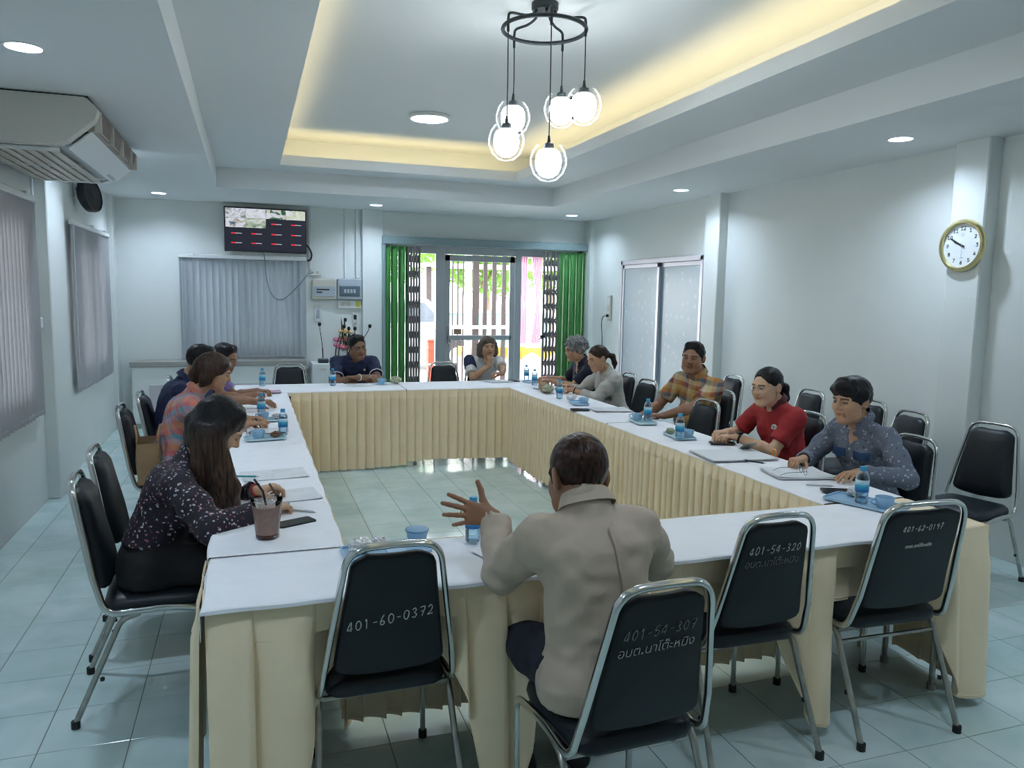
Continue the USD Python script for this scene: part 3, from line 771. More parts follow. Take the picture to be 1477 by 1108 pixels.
# ================================================================ fixtures on walls and ceiling
# pendant cluster: positions of the five globes measured in the photo
glow('globe_light', (0.90, 0.97, 1.0), GLOBE_E)
M['clear_glass'] = usdkit.material(stage, '/World/Looks/clear_glass', {'w': ('layer_weight', dict(blend=0.30)), 'pw': ('math', dict(math_type='power', value2=5.0)), 't': ('transparent_bsdf', dict(color=(1, 1, 1))), 'g': ('translucent_bsdf', dict(color=(.95, .97, 1))), 'm': ('mix_closure', {})},
                                   [('w.facing', 'pw.value1'), ('pw.value', 'm.fac'), ('t.BSDF', 'm.closure1'), ('g.BSDF', 'm.closure2')], surface='m.closure')
mat('lamp_dark', (0.035, 0.045, 0.05), 0.45, 0.4)
PX, PY = 1.585, 4.19
PEND = [(-0.1071, 0.2058, -0.581), (-0.2274, -0.046, -0.768), (-0.0475, -0.2271, -0.892), (0.1727, 0.1549, -0.52), (0.1928, -0.1291, -0.558)]
pend = thing('pendant_cluster', 'dark metal ring chandelier with five glowing white globes in clear glass shells', 'chandelier', (PX, PY, H3))
obj('canopy', lathe([(0, 0), (.075, 0), (.075, -.03), (.068, -.042), (0, -.045)][::-1], 28), 'lamp_dark', pend)
RING_R, RING_Z = .232, -.14
th = np.linspace(0, 2 * PI, 48, endpoint=False)
obj('ring', tube(np.c_[RING_R * np.cos(th), RING_R * np.sin(th), np.full(48, RING_Z)], .0115, 8, closed=True), 'lamp_dark', pend, smooth=60)
for k, (gx, gy, gz) in enumerate(PEND):
    a = math.atan2(gy, gx)
    rx, ry = RING_R * math.cos(a), RING_R * math.sin(a)
    arm = spline([[.05 * math.cos(a), .05 * math.sin(a), -.03], [.07 * math.cos(a), .07 * math.sin(a), -.065], [.13 * math.cos(a), .13 * math.sin(a), -.085], [rx * .93, ry * .93, -.09], [rx, ry, -.12], [rx, ry, RING_Z - .05]], 6)
    obj('cable_arm', tube(arm, .0075, 7), 'lamp_dark', pend, smooth=60)
    obj('cord', tube([[rx, ry, RING_Z - .04], [rx * 1.0 + .002, ry, (RING_Z + gz) / 2], [rx, ry, gz + .10]], .0032, 6), 'lamp_dark', pend)
    obj('lamp_holder', lathe([(0, gz + .135), (.006, gz + .135), (.010, gz + .10), (.026, gz + .092), (.030, gz + .062), (0, gz + .06)][::-1], 16, (rx, ry, 0)), 'lamp_dark', pend)
    g = obj('globe', lathe([(0, gz - .088), (.028, gz - .083), (.052, gz - .066), (.067, gz - .038), (.072, gz - .004), (.069, gz + .028), (.058, gz + .052), (.040, gz + .064), (0, gz + .066)], 28, (rx, ry, 0)), 'globe_light', pend, smooth=60)
    sh = lathe([(.0, gz - .108), (.045, gz - .097), (.080, gz - .066), (.098, gz - .020), (.100, gz + .012), (.088, gz + .055), (.066, gz + .085), (.063, gz + .083), (.085, gz + .053), (.097, gz + .012), (.095, gz - .019), (.077, gz - .064), (.043, gz - .094), (0, gz - .105)], 36, (rx, ry, 0))
    obj('glass_shell', sh, 'clear_glass', pend, smooth=60)

# air conditioner under the left ceiling strip
mat('ac_shell', (0.60, 0.58, 0.52), 0.45); mat('ac_white', (0.70, 0.73, 0.75), 0.4); mat('ac_grille', (0.36, 0.32, 0.27), 0.5)
ac = thing('air_conditioner', 'cream ceiling hung air conditioner with a brown front grille, beside the near left window', 'air conditioner', (XL + .04, 4.95, H1 - .005))
W_, L_ = .70, 1.72
prof = sg.Polygon([(0, -.005), (W_ - .06, -.005), (W_, -.06), (W_ - .015, -.12), (W_ - .16, -.245), (W_ - .24, -.27), (.05, -.27), (0, -.22)]).buffer(-.025).buffer(.025, quad_segs=5)


def along_y(poly, y0, y1):
    e = extrude(poly, y1 - y0); v = e.vertices
    e.vertices = np.c_[v[:, 0], y0 + v[:, 2], v[:, 1]]; e.invert() if e.volume < 0 else None
    return e


obj('housing', along_y(prof.buffer(-.012), .03, L_ - .03), 'ac_white', ac)
capm = lambda a, b: cat(along_y(prof, a, b))
obj('end_cap', along_y(prof, 0, .10), 'ac_shell', ac)
obj('end_cap', along_y(prof, L_ - .10, L_), 'ac_white', ac)
obj('mount_plate', box(.02, W_ - .05, .02, L_ - .02, -.004, .004), 'dark_plastic', ac)
# outlet grille on the sloping front edge, near the top
g0, g1 = np.array([W_ - .012, -.062]), np.array([W_ - .04, -.165])
for k in range(11):
    p = g0 + (g1 - g0) * k / 10 + np.array([.004, 0])
    obj('outlet_vane', rbox(p[0] - .012, p[0] + .006, .14, L_ - .14, p[1] - .002, p[1] + .002, .001), 'ac_grille', ac)
for y in (.13, .55, .95, 1.35, L_ - .13): obj('grille_post', rbox(W_ - .055, W_ - .002, y - .008, y + .008, -.17, -.055, .002), 'cream_plastic', ac)
obj('outlet_back', rbox(W_ - .09, W_ - .036, .12, L_ - .12, -.168, -.056, .003), 'ac_grille', ac)
obj('front_panel', xf(rbox(-.10, .10, .14, L_ - .14, -.006, .006, .004), (W_ - .105, 0, -.205), ry=-.72), 'ac_white', ac)
obj('display_strip', xf(rbox(-.012, .012, L_ - .45, L_ - .16, -.002, .003, .001), (W_ - .155, 0, -.255), ry=-.72), 'grey_plastic', ac)
for k in range(7):
    obj('intake_louver', xf(rbox(-.042, .042, .12, L_ - .2, -.003, .003, .002), (.06 + k * .062, 0, -.283), ry=.18), 'cream_plastic', ac)
for y in (.12, .75, L_ - .22): obj('louver_rail', rbox(.03, .48, y - .012, y + .012, -.292, -.27, .003), 'white_plastic', ac)

# round black wall speaker
sp = thing('wall_speaker', 'round black wall speaker on a small bracket above the farther left window', 'speaker', (XL, 8.22, 2.51))
R3 = lambda m: xf(xf(m, ry=PI / 2 - .15), (.14, 0, 0), rz=-.30)
obj('speaker_body', R3(lathe([(0, -.085), (.10, -.085), (.150, -.05), (.160, 0), (.158, .022), (.148, .028), (.14, .012), (0, .006)], 36)), 'dark_plastic', sp, smooth=40)
obj('cone', R3(lathe([(0, .018), (.03, .022), (.055, .012), (.12, .016), (.138, .014)][::-1], 36)), 'rubber', sp, smooth=60)
obj('bracket', cat(rbox(0, .012, -.05, .05, -.03, .10, .003), tube([[.01, 0, .05], [.08, 0, .03]], .012, 8), rbox(-.0, .05, -.07, -.055, .06, .11, .003)), 'aluminium', sp)

# conduit and switch boxes
mat('conduit', (0.66, 0.70, 0.70), 0.5)
solo('cable_conduit', cat(rbox(XL, XL + .018, 6.655, 6.675, 1.42, H1, .003), rbox(XL, XL + .03, 6.62, 6.71, 1.34, 1.42, .006)), 'conduit', 'thin white cable conduit ending in a small box, left wall by the column', 'conduit')
sw_ = thing('light_switch', 'small white light switch on the far wall under the cream breaker box', 'switch', (.83, YB, 1.37))
obj('plate', rbox(-.045, .045, -.02, 0, -.10, .10, .006), 'white_plastic', sw_)
obj('rocker', rbox(-.02, .02, -.026, -.018, -.055, .055, .003), 'grey_plastic', sw_)
so = thing('wall_socket', 'white double socket on the far wall where the television cable ends', 'socket', (.80, YB, 1.895))
obj('box', rbox(-.065, .085, -.032, 0, -.04, .04, .006), 'white_plastic', so)
for x in (-.03, .03): obj('outlet', rbox(x - .018, x + .018, -.035, -.03, -.02, .02, .003), 'cream_plastic', so)
obj('plug', lathe([(0, 0), (.014, 0), (.012, .03), (0, .034)], 12), 'dark_plastic', so)

UsdGeom.Xformable(so.GetChildren()[-1]).AddTransformOp().Set(Gf.Matrix4d(1, 0, 0, 0, 0, 0, -1, 0, 0, 1, 0, 0, -.02, -.03, 0, 1))
s2 = thing('wall_socket', 'cream socket strip with a black plug on the right wall beside the sliding door', 'socket', (XR, 9.42, 1.50))
obj('box', rbox(-.03, 0, -.05, .05, -.17, .17, .006), 'cream_plastic', s2)
for z in (.09, -.09): obj('outlet', rbox(-.034, -.028, -.03, .03, z - .05, z + .05, .003), 'white_plastic', s2)
obj('plug', rbox(-.06, -.03, -.02, .02, -.12, -.08, .006), 'dark_plastic', s2)
obj('cord', tube(spline([[-.05, .0, -.10], [-.06, .10, -.12], [-.05, .16, -.22], [-.03, .17, -.5], [-.02, .17, -1.3]], 6), .006, 6), 'dark_plastic', s2)
bx = thing('breaker_box', 'cream breaker box with two dark label lines on the far wall', 'breaker box', (.91, YB, 1.69))
obj('case', rbox(-.15, .15, -.075, 0, -.135, .125, .012), 'cream_plastic', bx)
obj('lid', rbox(-.135, .135, -.085, -.072, -.10, .03, .006), 'grey_plastic', bx, label='grey tinted lid')
for k, (a, b, z) in enumerate(((-.10, .06, -.01), (-.10, -.03, -.045))): obj('label_line', rbox(a, b, -.0875, -.0845, z - .009, z + .009, .001), 'dark_plastic', bx)
obj('screw', lathe([(0, 0), (.006, 0), (.005, .004), (0, .004)], 8, (.11, -.08, .08)), 'dark_plastic', bx)
b2 = thing('breaker_box', 'blue grey breaker box with a smoked window on the far wall by the doorway column', 'breaker box', (1.225, YB, 1.69))
mat('smoke', (0.10, 0.14, 0.16), 0.15)
obj('case', rbox(-.155, .155, -.085, 0, -.135, .135, .012), 'grey_plastic', b2)
obj('lid', rbox(-.13, .13, -.098, -.08, -.09, .04, .008), 'smoke', b2, label='smoked window')
for x in (-.06, -.02, .02, .06): obj('breaker', rbox(x - .014, x + .014, -.102, -.096, -.05, .0, .002), 'grey_plastic', b2)
b3 = thing('socket_box', 'small white socket panel with a yellow sticker under the blue grey breaker box', 'socket', (1.225, YB, 1.50))
obj('panel', rbox(-.15, .15, -.04, 0, -.055, .05, .006), 'white_plastic', b3)
mat('sticker_yellow', (0.55, 0.55, 0.06), 0.5); obj('sticker', rbox(.085, .14, -.043, -.039, -.04, .04, .001), 'sticker_yellow', b3)
for x in (-.08, -.01): obj('outlet', rbox(x - .025, x + .025, -.044, -.038, -.025, .025, .003), 'cream_plastic', b3)
b4 = thing('wall_timer', 'small white wall unit with a black button beside the doorway column', 'switch', (1.30, YB, 1.32))
obj('plate', rbox(-.035, .035, -.025, 0, -.07, .07, .006), 'white_plastic', b4); obj('button', rbox(-.02, .02, -.03, -.022, -.02, .04, .003), 'dark_plastic', b4)
solo('cable_conduit', rbox(1.165, 1.18, YB - .02, YB, 1.835, H1, .003), 'conduit', 'thin white cable trunking running up the far wall from the breaker boxes', 'conduit')
solo('cable_conduit', rbox(1.31, 1.36, YB - .03, YB, 1.835, H1, .004), 'conduit', 'wide white cable trunking on the far wall beside the doorway column', 'conduit')
solo('cable_conduit', rbox(1.30, 1.315, YB - .02, YB, .80, 1.245, .003), 'conduit', 'thin white cable trunking on the far wall below the wall timer', 'conduit')
solo('cable_conduit', rbox(.72, .755, YB - .03, YB, 1.94, H1, .004), 'conduit', 'white cable trunking on the far wall right of the television', 'conduit')

# television with camera pictures
tv = thing('television', 'black wall television showing a grid of security camera pictures above the back blind', 'television', (.21, YB - .10, 2.39))
TW, TH_ = .965, .535
tlt = lambda m: xf(m, rx=.09, ry=.004)
obj('bezel', tlt(rbox(-TW / 2, TW / 2, -.02, .03, -TH_ / 2, TH_ / 2, .006)), 'dark_plastic', tv)
M['screen'] = usdkit.material(stage, '/World/Looks/screen', {'p': ('principled_bsdf', dict(base_color=(.006, .007, .012), roughness=.2, emission_color=(.05, .055, .09), emission_strength=.25))}, surface='p.BSDF')
obj('screen', tlt(box(-TW / 2 + .012, TW / 2 - .012, -.0215, -.019, -TH_ / 2 + .02, TH_ / 2 - .012)), 'screen', tv)
obj('mount', cat(rbox(-.2, .2, .03, .07, -.15, .15, .004), rbox(-.12, .12, .06, .10, -.2, .2, .004)), 'dark_plastic', tv)


def feed(name, stops, seed):
    """A washed out outdoor camera picture: pale road and sky, dark green trees."""
    nodes = {'tc': ('texture_coordinate', {}), 'mp': ('mapping', dict(location=(seed * 3.7, seed, seed * 1.3), scale=(9, 1, 14))), 'nz': ('noise_texture', dict(scale=1.0, detail=5.0, distortion=.6)), 'rp': ('rgb_ramp', dict(ramp=stops)), 'e': ('emission', dict(strength=.62))}
    M[name] = usdkit.material(stage, f'/World/Looks/{name}', nodes, [('tc.object', 'mp.vector'), ('mp.vector', 'nz.vector'), ('nz.fac', 'rp.fac'), ('rp.color', 'e.color')], surface='e.emission')


cw, ch = (TW - .03) / 4, (TH_ - .035) / 4.0
green, road, sky_, tan = (.03, .10, .05), (.55, .58, .60), (.80, .86, .95), (.45, .33, .22)
FE = [[(.3, green), (.45, road), (.55, sky_), (.65, (.3, .35, .4)), (.75, tan)], [(.32, road), (.5, sky_), (.62, (.65, .7, .72)), (.72, green)], [(.3, green), (.48, (.06, .16, .07)), (.55, sky_), (.66, (.6, .42, .3)), (.75, road)], [(.3, (.45, .55, .35)), (.5, (.75, .8, .65)), (.6, sky_), (.7, green)], [(.3, road), (.45, sky_), (.55, (.55, .5, .42)), (.66, (.1, .16, .3)), (.75, green)], [(.3, sky_), (.45, (.62, .68, .6)), (.56, (.3, .42, .3)), (.7, green)]]
for k, f in enumerate(FE):
    feed(f'camera_feed_{k}', f, k + 1)
    c, r = (k, 0) if k < 4 else (k - 4, 1)
    x0 = -TW / 2 + .015 + c * cw; z1 = TH_ / 2 - .015 - r * ch * .92
    obj('camera_picture', tlt(box(x0 + .001, x0 + cw - .001, -.023, -.021, z1 - ch * .92 + .001, z1 - .001)), f'camera_feed_{k}', tv, smooth=False)
glow('osd_red', (.75, .03, .05), .8); glow('osd_grey', (.45, .47, .5), .7)
for r in range(4):
    for c in range(4):
        if r == 0 or (r == 1 and c < 2): continue
        x0 = -TW / 2 + .015 + c * cw + cw * .27; zc = TH_ / 2 - .015 - (r + .52) * ch * .92 - (r > 1) * .01
        obj('message_text', tlt(box(x0, x0 + cw * .25, -.0228, -.021, zc - .008, zc + .008)), 'osd_red', tv, smooth=False, label='red half of an on-screen message')
        obj('message_text', tlt(box(x0 + cw * .22, x0 + cw * .52, -.0229, -.021, zc - .005, zc + .005)), 'osd_grey', tv, smooth=False, label='grey half of an on-screen message')
mat('cable_grey', (0.20, 0.24, 0.28), 0.5)
solo('television_cable', tube(spline([[.18, YB - .12, 2.13], [.19, YB - .11, 2.03], [.21, YB - .105, 1.78], [.27, YB - .105, 1.60], [.36, YB - .105, 1.545], [.47, YB - .10, 1.60], [.62, YB - .10, 1.76], [.72, YB - .06, 1.88], [.775, YB - .04, 1.895]], 8), .007, 6), 'cable_grey', 'thin grey cable hanging in a loop from the television across the back blind', 'cable', smooth=60)
solo('television_cable', tube(spline([[.68, YB - .10, 2.24], [.72, YB - .09, 2.20], [.755, YB - .08, 2.12], [.74, YB - .06, 2.05], [.70, YB - .06, 2.04]], 8), .011, 6), 'dark_plastic', 'thick dark cable bend at the lower right corner of the television', 'cable', smooth=60)

# low white panel cabinet with a grey rail along the back wall
lc = thing('low_cabinet', 'long low white panel unit with a grey top rail along the back wall', 'cabinet', (-.34, YB - .20, 0))
obj('body', rbox(-.985, .985, -.10, .16, .06, .74, .006), 'wall_paint', lc)
obj('top_rail', rbox(-1.0, 1.0, -.125, .16, .735, .80, .006), 'lattice_rail' if 'lattice_rail' in M else (mat('lattice_rail', (0.33, 0.33, 0.30), 0.45) and 'lattice_rail'), lc)
mat('panel_lilac', (0.52, 0.50, 0.52), 0.5)
obj('inset_panel', rbox(-.80, -.10, -.106, -.098, .20, .52, .003), 'panel_lilac', lc)
obj('inset_panel', rbox(.05, .80, -.106, -.098, .20, .52, .003), 'panel_lilac', lc)
obj('plinth', rbox(-.97, .97, -.08, .15, 0, .065, .003), 'skirting', lc)

# speaker cabinet with conference microphones and artificial flowers
cb = thing('equipment_cabinet', 'white equipment cabinet with a black front opening left of the doorway', 'cabinet', (1.02, YB - .22, 0))
obj('case', rbox(-.30, .30, -.20, .20, .0, .765, .008), 'white_plastic', cb)
obj('front_opening', rbox(-.10, .20, -.206, -.195, .36, .60, .003), 'black_gloss', cb)
obj('front_mark', rbox(-.20, -.13, -.203, -.199, .68, .70, .001), 'cream_plastic', cb)
mat('mic_base', (0.05, 0.07, 0.08), 0.4)
for k, (x, y, zt, lean, lab) in enumerate(((.86, 9.86, 1.235, -.04, 'left of the flowers'), (1.05, 9.86, 1.21, .07, 'second from the left'), (1.02, 9.98, 1.29, .13, 'tallest, left of the flowers'), (1.17, 9.96, 1.18, .02, 'in front of the flowers'), (1.21, 9.90, 1.18, .05, 'right of the flowers'), (1.30, 9.98, 1.21, .16, 'farthest right, by the column'))):
    mc = thing('conference_microphone', f'black gooseneck conference microphone on the white equipment cabinet, {lab}', 'microphone', (x, y, .766), 0, 'gooseneck microphones')
    obj('base', rbox(-.064, .064, -.05, .05, 0, .055, .010), 'mic_base', mc)
    obj('speak_button', rbox(-.012, .012, -.04, -.02, .048, .056, .002), 'white_plastic', mc)
    h_ = zt - .766
    obj('gooseneck', tube(spline([[0, .01, .05], [lean * .2, .01, h_ * .45], [lean * .8, .0, h_ * .85], [lean, -.01, h_]], 5), np.interp(np.linspace(0, 1, 16), [0, .3, .31, 1], [.008, .008, .005, .004]), 6), 'dark_plastic', mc)
    obj('capsule', xf(lathe([(0, -.022), (.016, -.018), (.022, 0), (.018, .02), (0, .028)], 14), (lean, -.012, h_ + .012), rx=.4), 'rubber', mc, smooth=60)

# clock
mat('brass', (0.66, 0.58, 0.30), 0.25, 1.0); mat('dial', (0.80, 0.84, 0.86), 0.5)
ck = thing('wall_clock', 'round white wall clock with a brass rim and black numerals on the right column', 'clock', (XR - .11, 3.935, 2.03))
cx_ = lambda m: xf(xf(m, rx=PI / 2), rz=-PI / 2)      # xy plane -> facing -x
CR_ = .172
obj('case', cx_(lathe([(0, 0), (CR_ - .01, 0), (CR_, .006), (CR_, .022), (CR_ - .008, .034), (CR_ - .022, .036), (CR_ - .028, .028), (CR_ - .028, .012)], 56)), 'brass', ck, smooth=40)
obj('dial', cx_(lathe([(0, .014), (CR_ - .024, .014), (CR_ - .024, .010), (0, .010)][::-1], 48)), 'dial', ck)
for k in range(1, 13):
    a = PI / 2 - k * PI / 6; tm = meshkit.text_mesh(str(k), .024, .0012, True); tm.apply_translation([-tm.bounds[:, 0].mean() + .112 * math.cos(a), -tm.bounds[:, 1].mean() + .112 * math.sin(a), .0135])
    obj('numeral', cx_(tm), 'dark_plastic', ck, smooth=False)


def hand(ang, l, w, z): return cx_(xf(extrude(sg.Polygon([(-.02, -w), (l * .8, -w), (l, 0), (l * .8, w), (-.02, w)]), .0012, z), rz=ang))


obj('hour_hand', hand(PI / 2 - (9 + 50 / 60) * PI / 6, .072, .0055, .016), 'dark_plastic', ck); obj('minute_hand', hand(PI / 2 - 50 * PI / 30, .112, .004, .0185), 'dark_plastic', ck)
obj('second_hand', hand(-PI / 2 + .05, .085, .0008, .021), 'grey_plastic', ck)
obj('dial_mark', cx_(extrude(sg.Point(0, .072).buffer(.011).difference(sg.Point(0, .072).buffer(.008)), .0006, .0138)), 'grey_plastic', ck)
obj('dial_mark', cx_(extrude(sg.box(-.014, -.083, .016, -.079), .0006, .0138)), 'grey_plastic', ck)
# ================================================================ outside the doorway
mat('ground_out', (0.62, 0.60, 0.58), 0.8, vary=.08, vscale=1.2)
mat('dark_brown', (0.035, 0.022, 0.02), 0.5); mat('post_white', (0.72, 0.68, 0.70), 0.5); mat('pink_cloth', (0.62, 0.36, 0.48), 0.8); mat('white_pink', (0.70, 0.60, 0.66), 0.8)
mat('gold_cloth', (0.55, 0.36, 0.03), 0.7); mat('red_paint', (0.55, 0.06, 0.03), 0.5); mat('car_paint', (0.55, 0.58, 0.62), 0.25); mat('car_glass', (0.08, 0.10, 0.12), 0.1); mat('teal_paint', (0.16, 0.42, 0.45), 0.5); mat('bark', (0.16, 0.11, 0.07), 0.8)
M['leaf'] = usdkit.material(stage, '/World/Looks/leaf', {'oi': ('geometry', {}), 'r': ('rgb_ramp', dict(ramp=[(0, (.10, .22, .04)), (1, (.26, .40, .10))])), 'd': ('diffuse_bsdf', {}), 't': ('translucent_bsdf', dict(color=(.25, .40, .08))), 'm': ('mix_closure', dict(fac=.35))},
                            [('oi.random_per_island', 'r.fac'), ('r.color', 'd.color'), ('d.BSDF', 'm.closure1'), ('t.BSDF', 'm.closure2')], surface='m.closure')
struct('ground', box(-14, 24, YB + WT, 40, -.12, -.02), 'ground_out')
pf = tag(UsdGeom.Xform.Define(stage, path_for('porch_floor')), kind='structure')
struct('slab', box(.5, 6.5, YB + WT, 13.2, -.02, -.001), 'ground_out', pf)
lb = thing('porch_frame', 'white porch posts and beam seen through the glass door', 'porch frame', (2.98, 12.2, 0))
obj('post', rbox(-.06, .06, -.06, .06, 0, 2.5, .006), 'post_white', lb); obj('post', rbox(.46, .56, .34, .44, 0, 2.5, .006), 'post_white', lb); obj('post', rbox(2.3, 2.42, -.06, .06, 0, 2.5, .006), 'post_white', lb)
obj('beam', rbox(-1.3, 2.6, -.08, .08, 2.36, 2.5, .006), 'post_white', lb); obj('fascia', rbox(-1.3, 2.6, -.10, -.081, 2.28, 2.40, .003), 'dark_brown', lb)
obj('trim_board', rbox(-.02, .02, -.09, -.061, .9, 2.3, .003), 'dark_brown', lb)
sl = thing('slat_screen', 'tall dark brown slat screen with a pale rail beyond the glass door', 'screen', (3.6, 12.4, 0))
for x, w in ((-.03, .055), (.13, .032), (.29, .036), (.46, .036), (.60, .03)): obj('slat', rbox(x - w, x + w, -.02, .02, .12, 2.32, .003), 'dark_brown', sl)
for x in (-.42, -.33, -.24): obj('rod', tube([[x, .03, .1], [x, .03, 2.2]], .012, 6), 'dark_brown', sl)
obj('rail', rbox(-.5, .75, -.045, -.02, 1.08, 1.14, .004), 'post_white', sl); obj('rail', rbox(-.5, .75, -.03, .03, 2.30, 2.36, .004), 'post_white', sl)
dr = thing('draped_curtain', 'pink gathered curtain hanging outside at the right of the glass door', 'curtain', (4.40, 12.2, 0))
u = np.linspace(0, 1, 60); v = np.linspace(0, 1, 14)
for k, (c0, w0) in enumerate(((-.10, .24), (.16, .22))):
    G = np.zeros((60, 14, 3)); pinch = .35 + .65 * np.abs(v - .55) / .55
    G[:, :, 0] = c0 + (u[:, None] - .5) * w0 * pinch + .04 * np.sin(v * 3)[None]; G[:, :, 1] = .03 * np.sin(u * 40 + k)[:, None] * pinch; G[:, :, 2] = 2.35 - 1.5 * v[None]
    obj('curtain_panel', thick(G, .002), 'pink_cloth', dr, smooth=60)
obj('rod', tube([[-.3, 0, 2.345], [.4, 0, 2.345]], .012, 8), 'post_white', dr)
for x in (-.28, .05, .38): obj('rod_hook', rbox(x - .01, x + .01, -.01, .01, 2.34, 2.365, .002), 'post_white', dr)
for k, (x, y, w, lab) in enumerate(((4.0, 12.9, 1.0, 'left of the pair'), (4.75, 12.75, .62, 'right of the pair'))):
    tb = thing('buffet_table', f'buffet table outside with white skirt and yellow cover, {lab}', 'table', (x, y, 0), 0, 'buffet tables outside')
    obj('top', rbox(-w / 2, w / 2, -.3, .3, .70, .74, .006), 'gold_cloth', tb)
    s = np.linspace(0, 1, 90); P = np.array([[-w / 2, .3], [-w / 2, -.3], [w / 2, -.3], [w / 2, .3]]); L = np.r_[0, np.cumsum(np.linalg.norm(np.diff(P, axis=0), axis=1))]
    X, Y = np.interp(s * L[-1], L, P[:, 0]), np.interp(s * L[-1], L, P[:, 1])
    for z0, z1, mt_, nm in ((.02, .72, 'white_pink', 'skirt'), (.56, .75, 'gold_cloth', 'valance')):
        o = .01 if nm == 'skirt' else .03; G = np.zeros((90, 5, 3)); f = np.linspace(0, 1, 5)
        G[:, :, 0] = (X * (1 + o / w * 2))[:, None]; G[:, :, 1] = (Y * (1 + o * 3))[:, None] + .015 * np.sin(s * 160)[:, None] * f; G[:, :, 2] = z1 + (z0 - z1) * f * (1 if nm == 'skirt' else (.7 + .3 * np.sin(s * 26)[:, None]))
        obj(nm, thick(G, .002), mt_, tb, smooth=60)
rb = thing('red_bin', 'red rectangular bin standing outside left of the glass door', 'bin', (2.93, 12.85, 0))
obj('body', rbox(-.08, .08, -.08, .08, 0, .84, .01), 'red_paint', rb); obj('lid', rbox(-.09, .09, -.09, .09, .84, .88, .01), 'red_paint', rb); obj('stripe', rbox(-.082, .082, -.084, -.079, .45, .47, .001), 'post_white', rb)
tw = thing('teal_shed', 'teal low wall and roof edge far outside behind the slats', 'shed', (5.7, 18.5, 0))
obj('wall', rbox(-1.6, 1.6, 0, .2, 0, 1.18, .01), 'teal_paint', tw); obj('cap', rbox(-1.65, 1.65, -.05, .25, 1.18, 1.26, .01), 'post_white', tw); obj('side_post', rbox(-1.62, -1.5, -.03, .05, 0, 2.3, .01), 'dark_brown', tw); obj('roof', rbox(-1.8, 1.8, -.5, .8, 2.3, 2.38, .01), 'white_pink', tw)
# parked car, seen from its side
car = thing('parked_car', 'white parked car outside at the left of the glass door', 'car', (2.9, 17.0, 0))
pr_ = sg.Polygon([(-2.0, .35), (-2.05, .75), (-1.9, .92), (-1.2, 1.0), (-.75, 1.5), (.7, 1.54), (1.25, 1.05), (1.95, .95), (2.1, .7), (2.08, .35)]).buffer(-.08).buffer(.08, quad_segs=5)
for wx in (-1.3, 1.35): pr_ = pr_.difference(sg.Point(wx, .33).buffer(.38))
body = extrude(pr_, 1.6); vv = body.vertices; body.vertices = np.c_[vv[:, 0], vv[:, 2] - .8, vv[:, 1]]; body.invert() if body.volume < 0 else None
obj('body', body, 'car_paint', car)
for q in ([(-1.02, 1.03), (-.70, 1.44), (-.05, 1.46), (-.05, 1.03)], [(.03, 1.03), (.03, 1.46), (.62, 1.46), (1.02, 1.06)]):
    g = extrude(sg.Polygon(q), 1.63); vv = g.vertices; g.vertices = np.c_[vv[:, 0], vv[:, 2] - .815, vv[:, 1]]; obj('side_window', g, 'car_glass', car)
for wx in (-1.3, 1.35):
    for wy in (-.72, .72):
        w_ = obj('wheel', xf(lathe([(0, -.1), (.30, -.1), (.33, -.06), (.33, .06), (.30, .1), (0, .1)], 28), (wx, wy, .33), rx=PI / 2), 'rubber', car)
        obj('hub', xf(lathe([(0, -.105), (.17, -.105), (.18, -.09), (.18, .09), (.17, .105), (0, .105)], 20), (wx, wy, .33), rx=PI / 2), 'aluminium', w_)
obj('head_lamp', rbox(-2.06, -1.9, -.82, -.5, .68, .82, .02), 'post_white', car); obj('door_handle', rbox(-.2, -.05, -.83, -.79, .93, .96, .008), 'car_glass', car); obj('bumper', rbox(-2.12, -1.95, -.78, .78, .36, .56, .03), 'grey_plastic', car)


def tree(x, y, h, r, label, seed):
    g = np.random.default_rng(seed); t = thing('tree', label, 'tree', (x, y, 0), 0, 'trees outside')
    obj('trunk', tube(spline([[0, 0, 0], [.1, .05, h * .3], [0, .1, h * .62]], 5), np.linspace(.16, .07, 11), 8), 'bark', t)
    for k in range(5):
        a = k * 1.3 + seed; obj('branch', tube(spline([[.03, .06, h * .42 + k * .1], [r * .4 * math.cos(a), r * .4 * math.sin(a), h * .62 + k * .1], [r * .75 * math.cos(a), r * .75 * math.sin(a), h * .75]], 4), np.linspace(.06, .02, 9), 6), 'bark', t)
    n = 2600; d = g.normal(size=(n, 3)); d /= np.linalg.norm(d, axis=1, keepdims=True); rad = r * g.random(n) ** .4 * (.75 + .5 * meshkit.noise(d * 2.2, seed))
    c = d * rad[:, None] * [1, 1, .8] + [0, 0, h * .72]
    a = g.normal(size=(n, 3)); a /= np.linalg.norm(a, axis=1, keepdims=True); b = np.cross(a, g.normal(size=(n, 3))); b /= np.linalg.norm(b, axis=1, keepdims=True)
    s = (.09 + .07 * g.random(n))[:, None]
    V = np.stack([c - a * s, c + b * s * .45, c + a * s, c - b * s * .45], 1).reshape(-1, 3); i = np.arange(n)[:, None] * 4
    obj('foliage', trimesh.Trimesh(V, np.vstack([i + [0, 1, 2], i + [0, 2, 3]]), process=False), 'leaf', t, smooth=False, kind='stuff')
    return t


tree(3.2, 21.0, 4.6, 1.9, 'pale green leafy tree outside above the parked car', 1)
tree(7.2, 24.0, 4.2, 1.7, 'leafy tree outside behind the slat screen', 2)
tree(10.6, 27.0, 4.8, 2.0, 'leafy tree outside at the far right, behind the pink curtain', 3)
# ================================================================ people: smooth blended bodies sampled on a grid
def nrm(v): v = np.asarray(v, float); return v / (np.linalg.norm(v) + 1e-12)


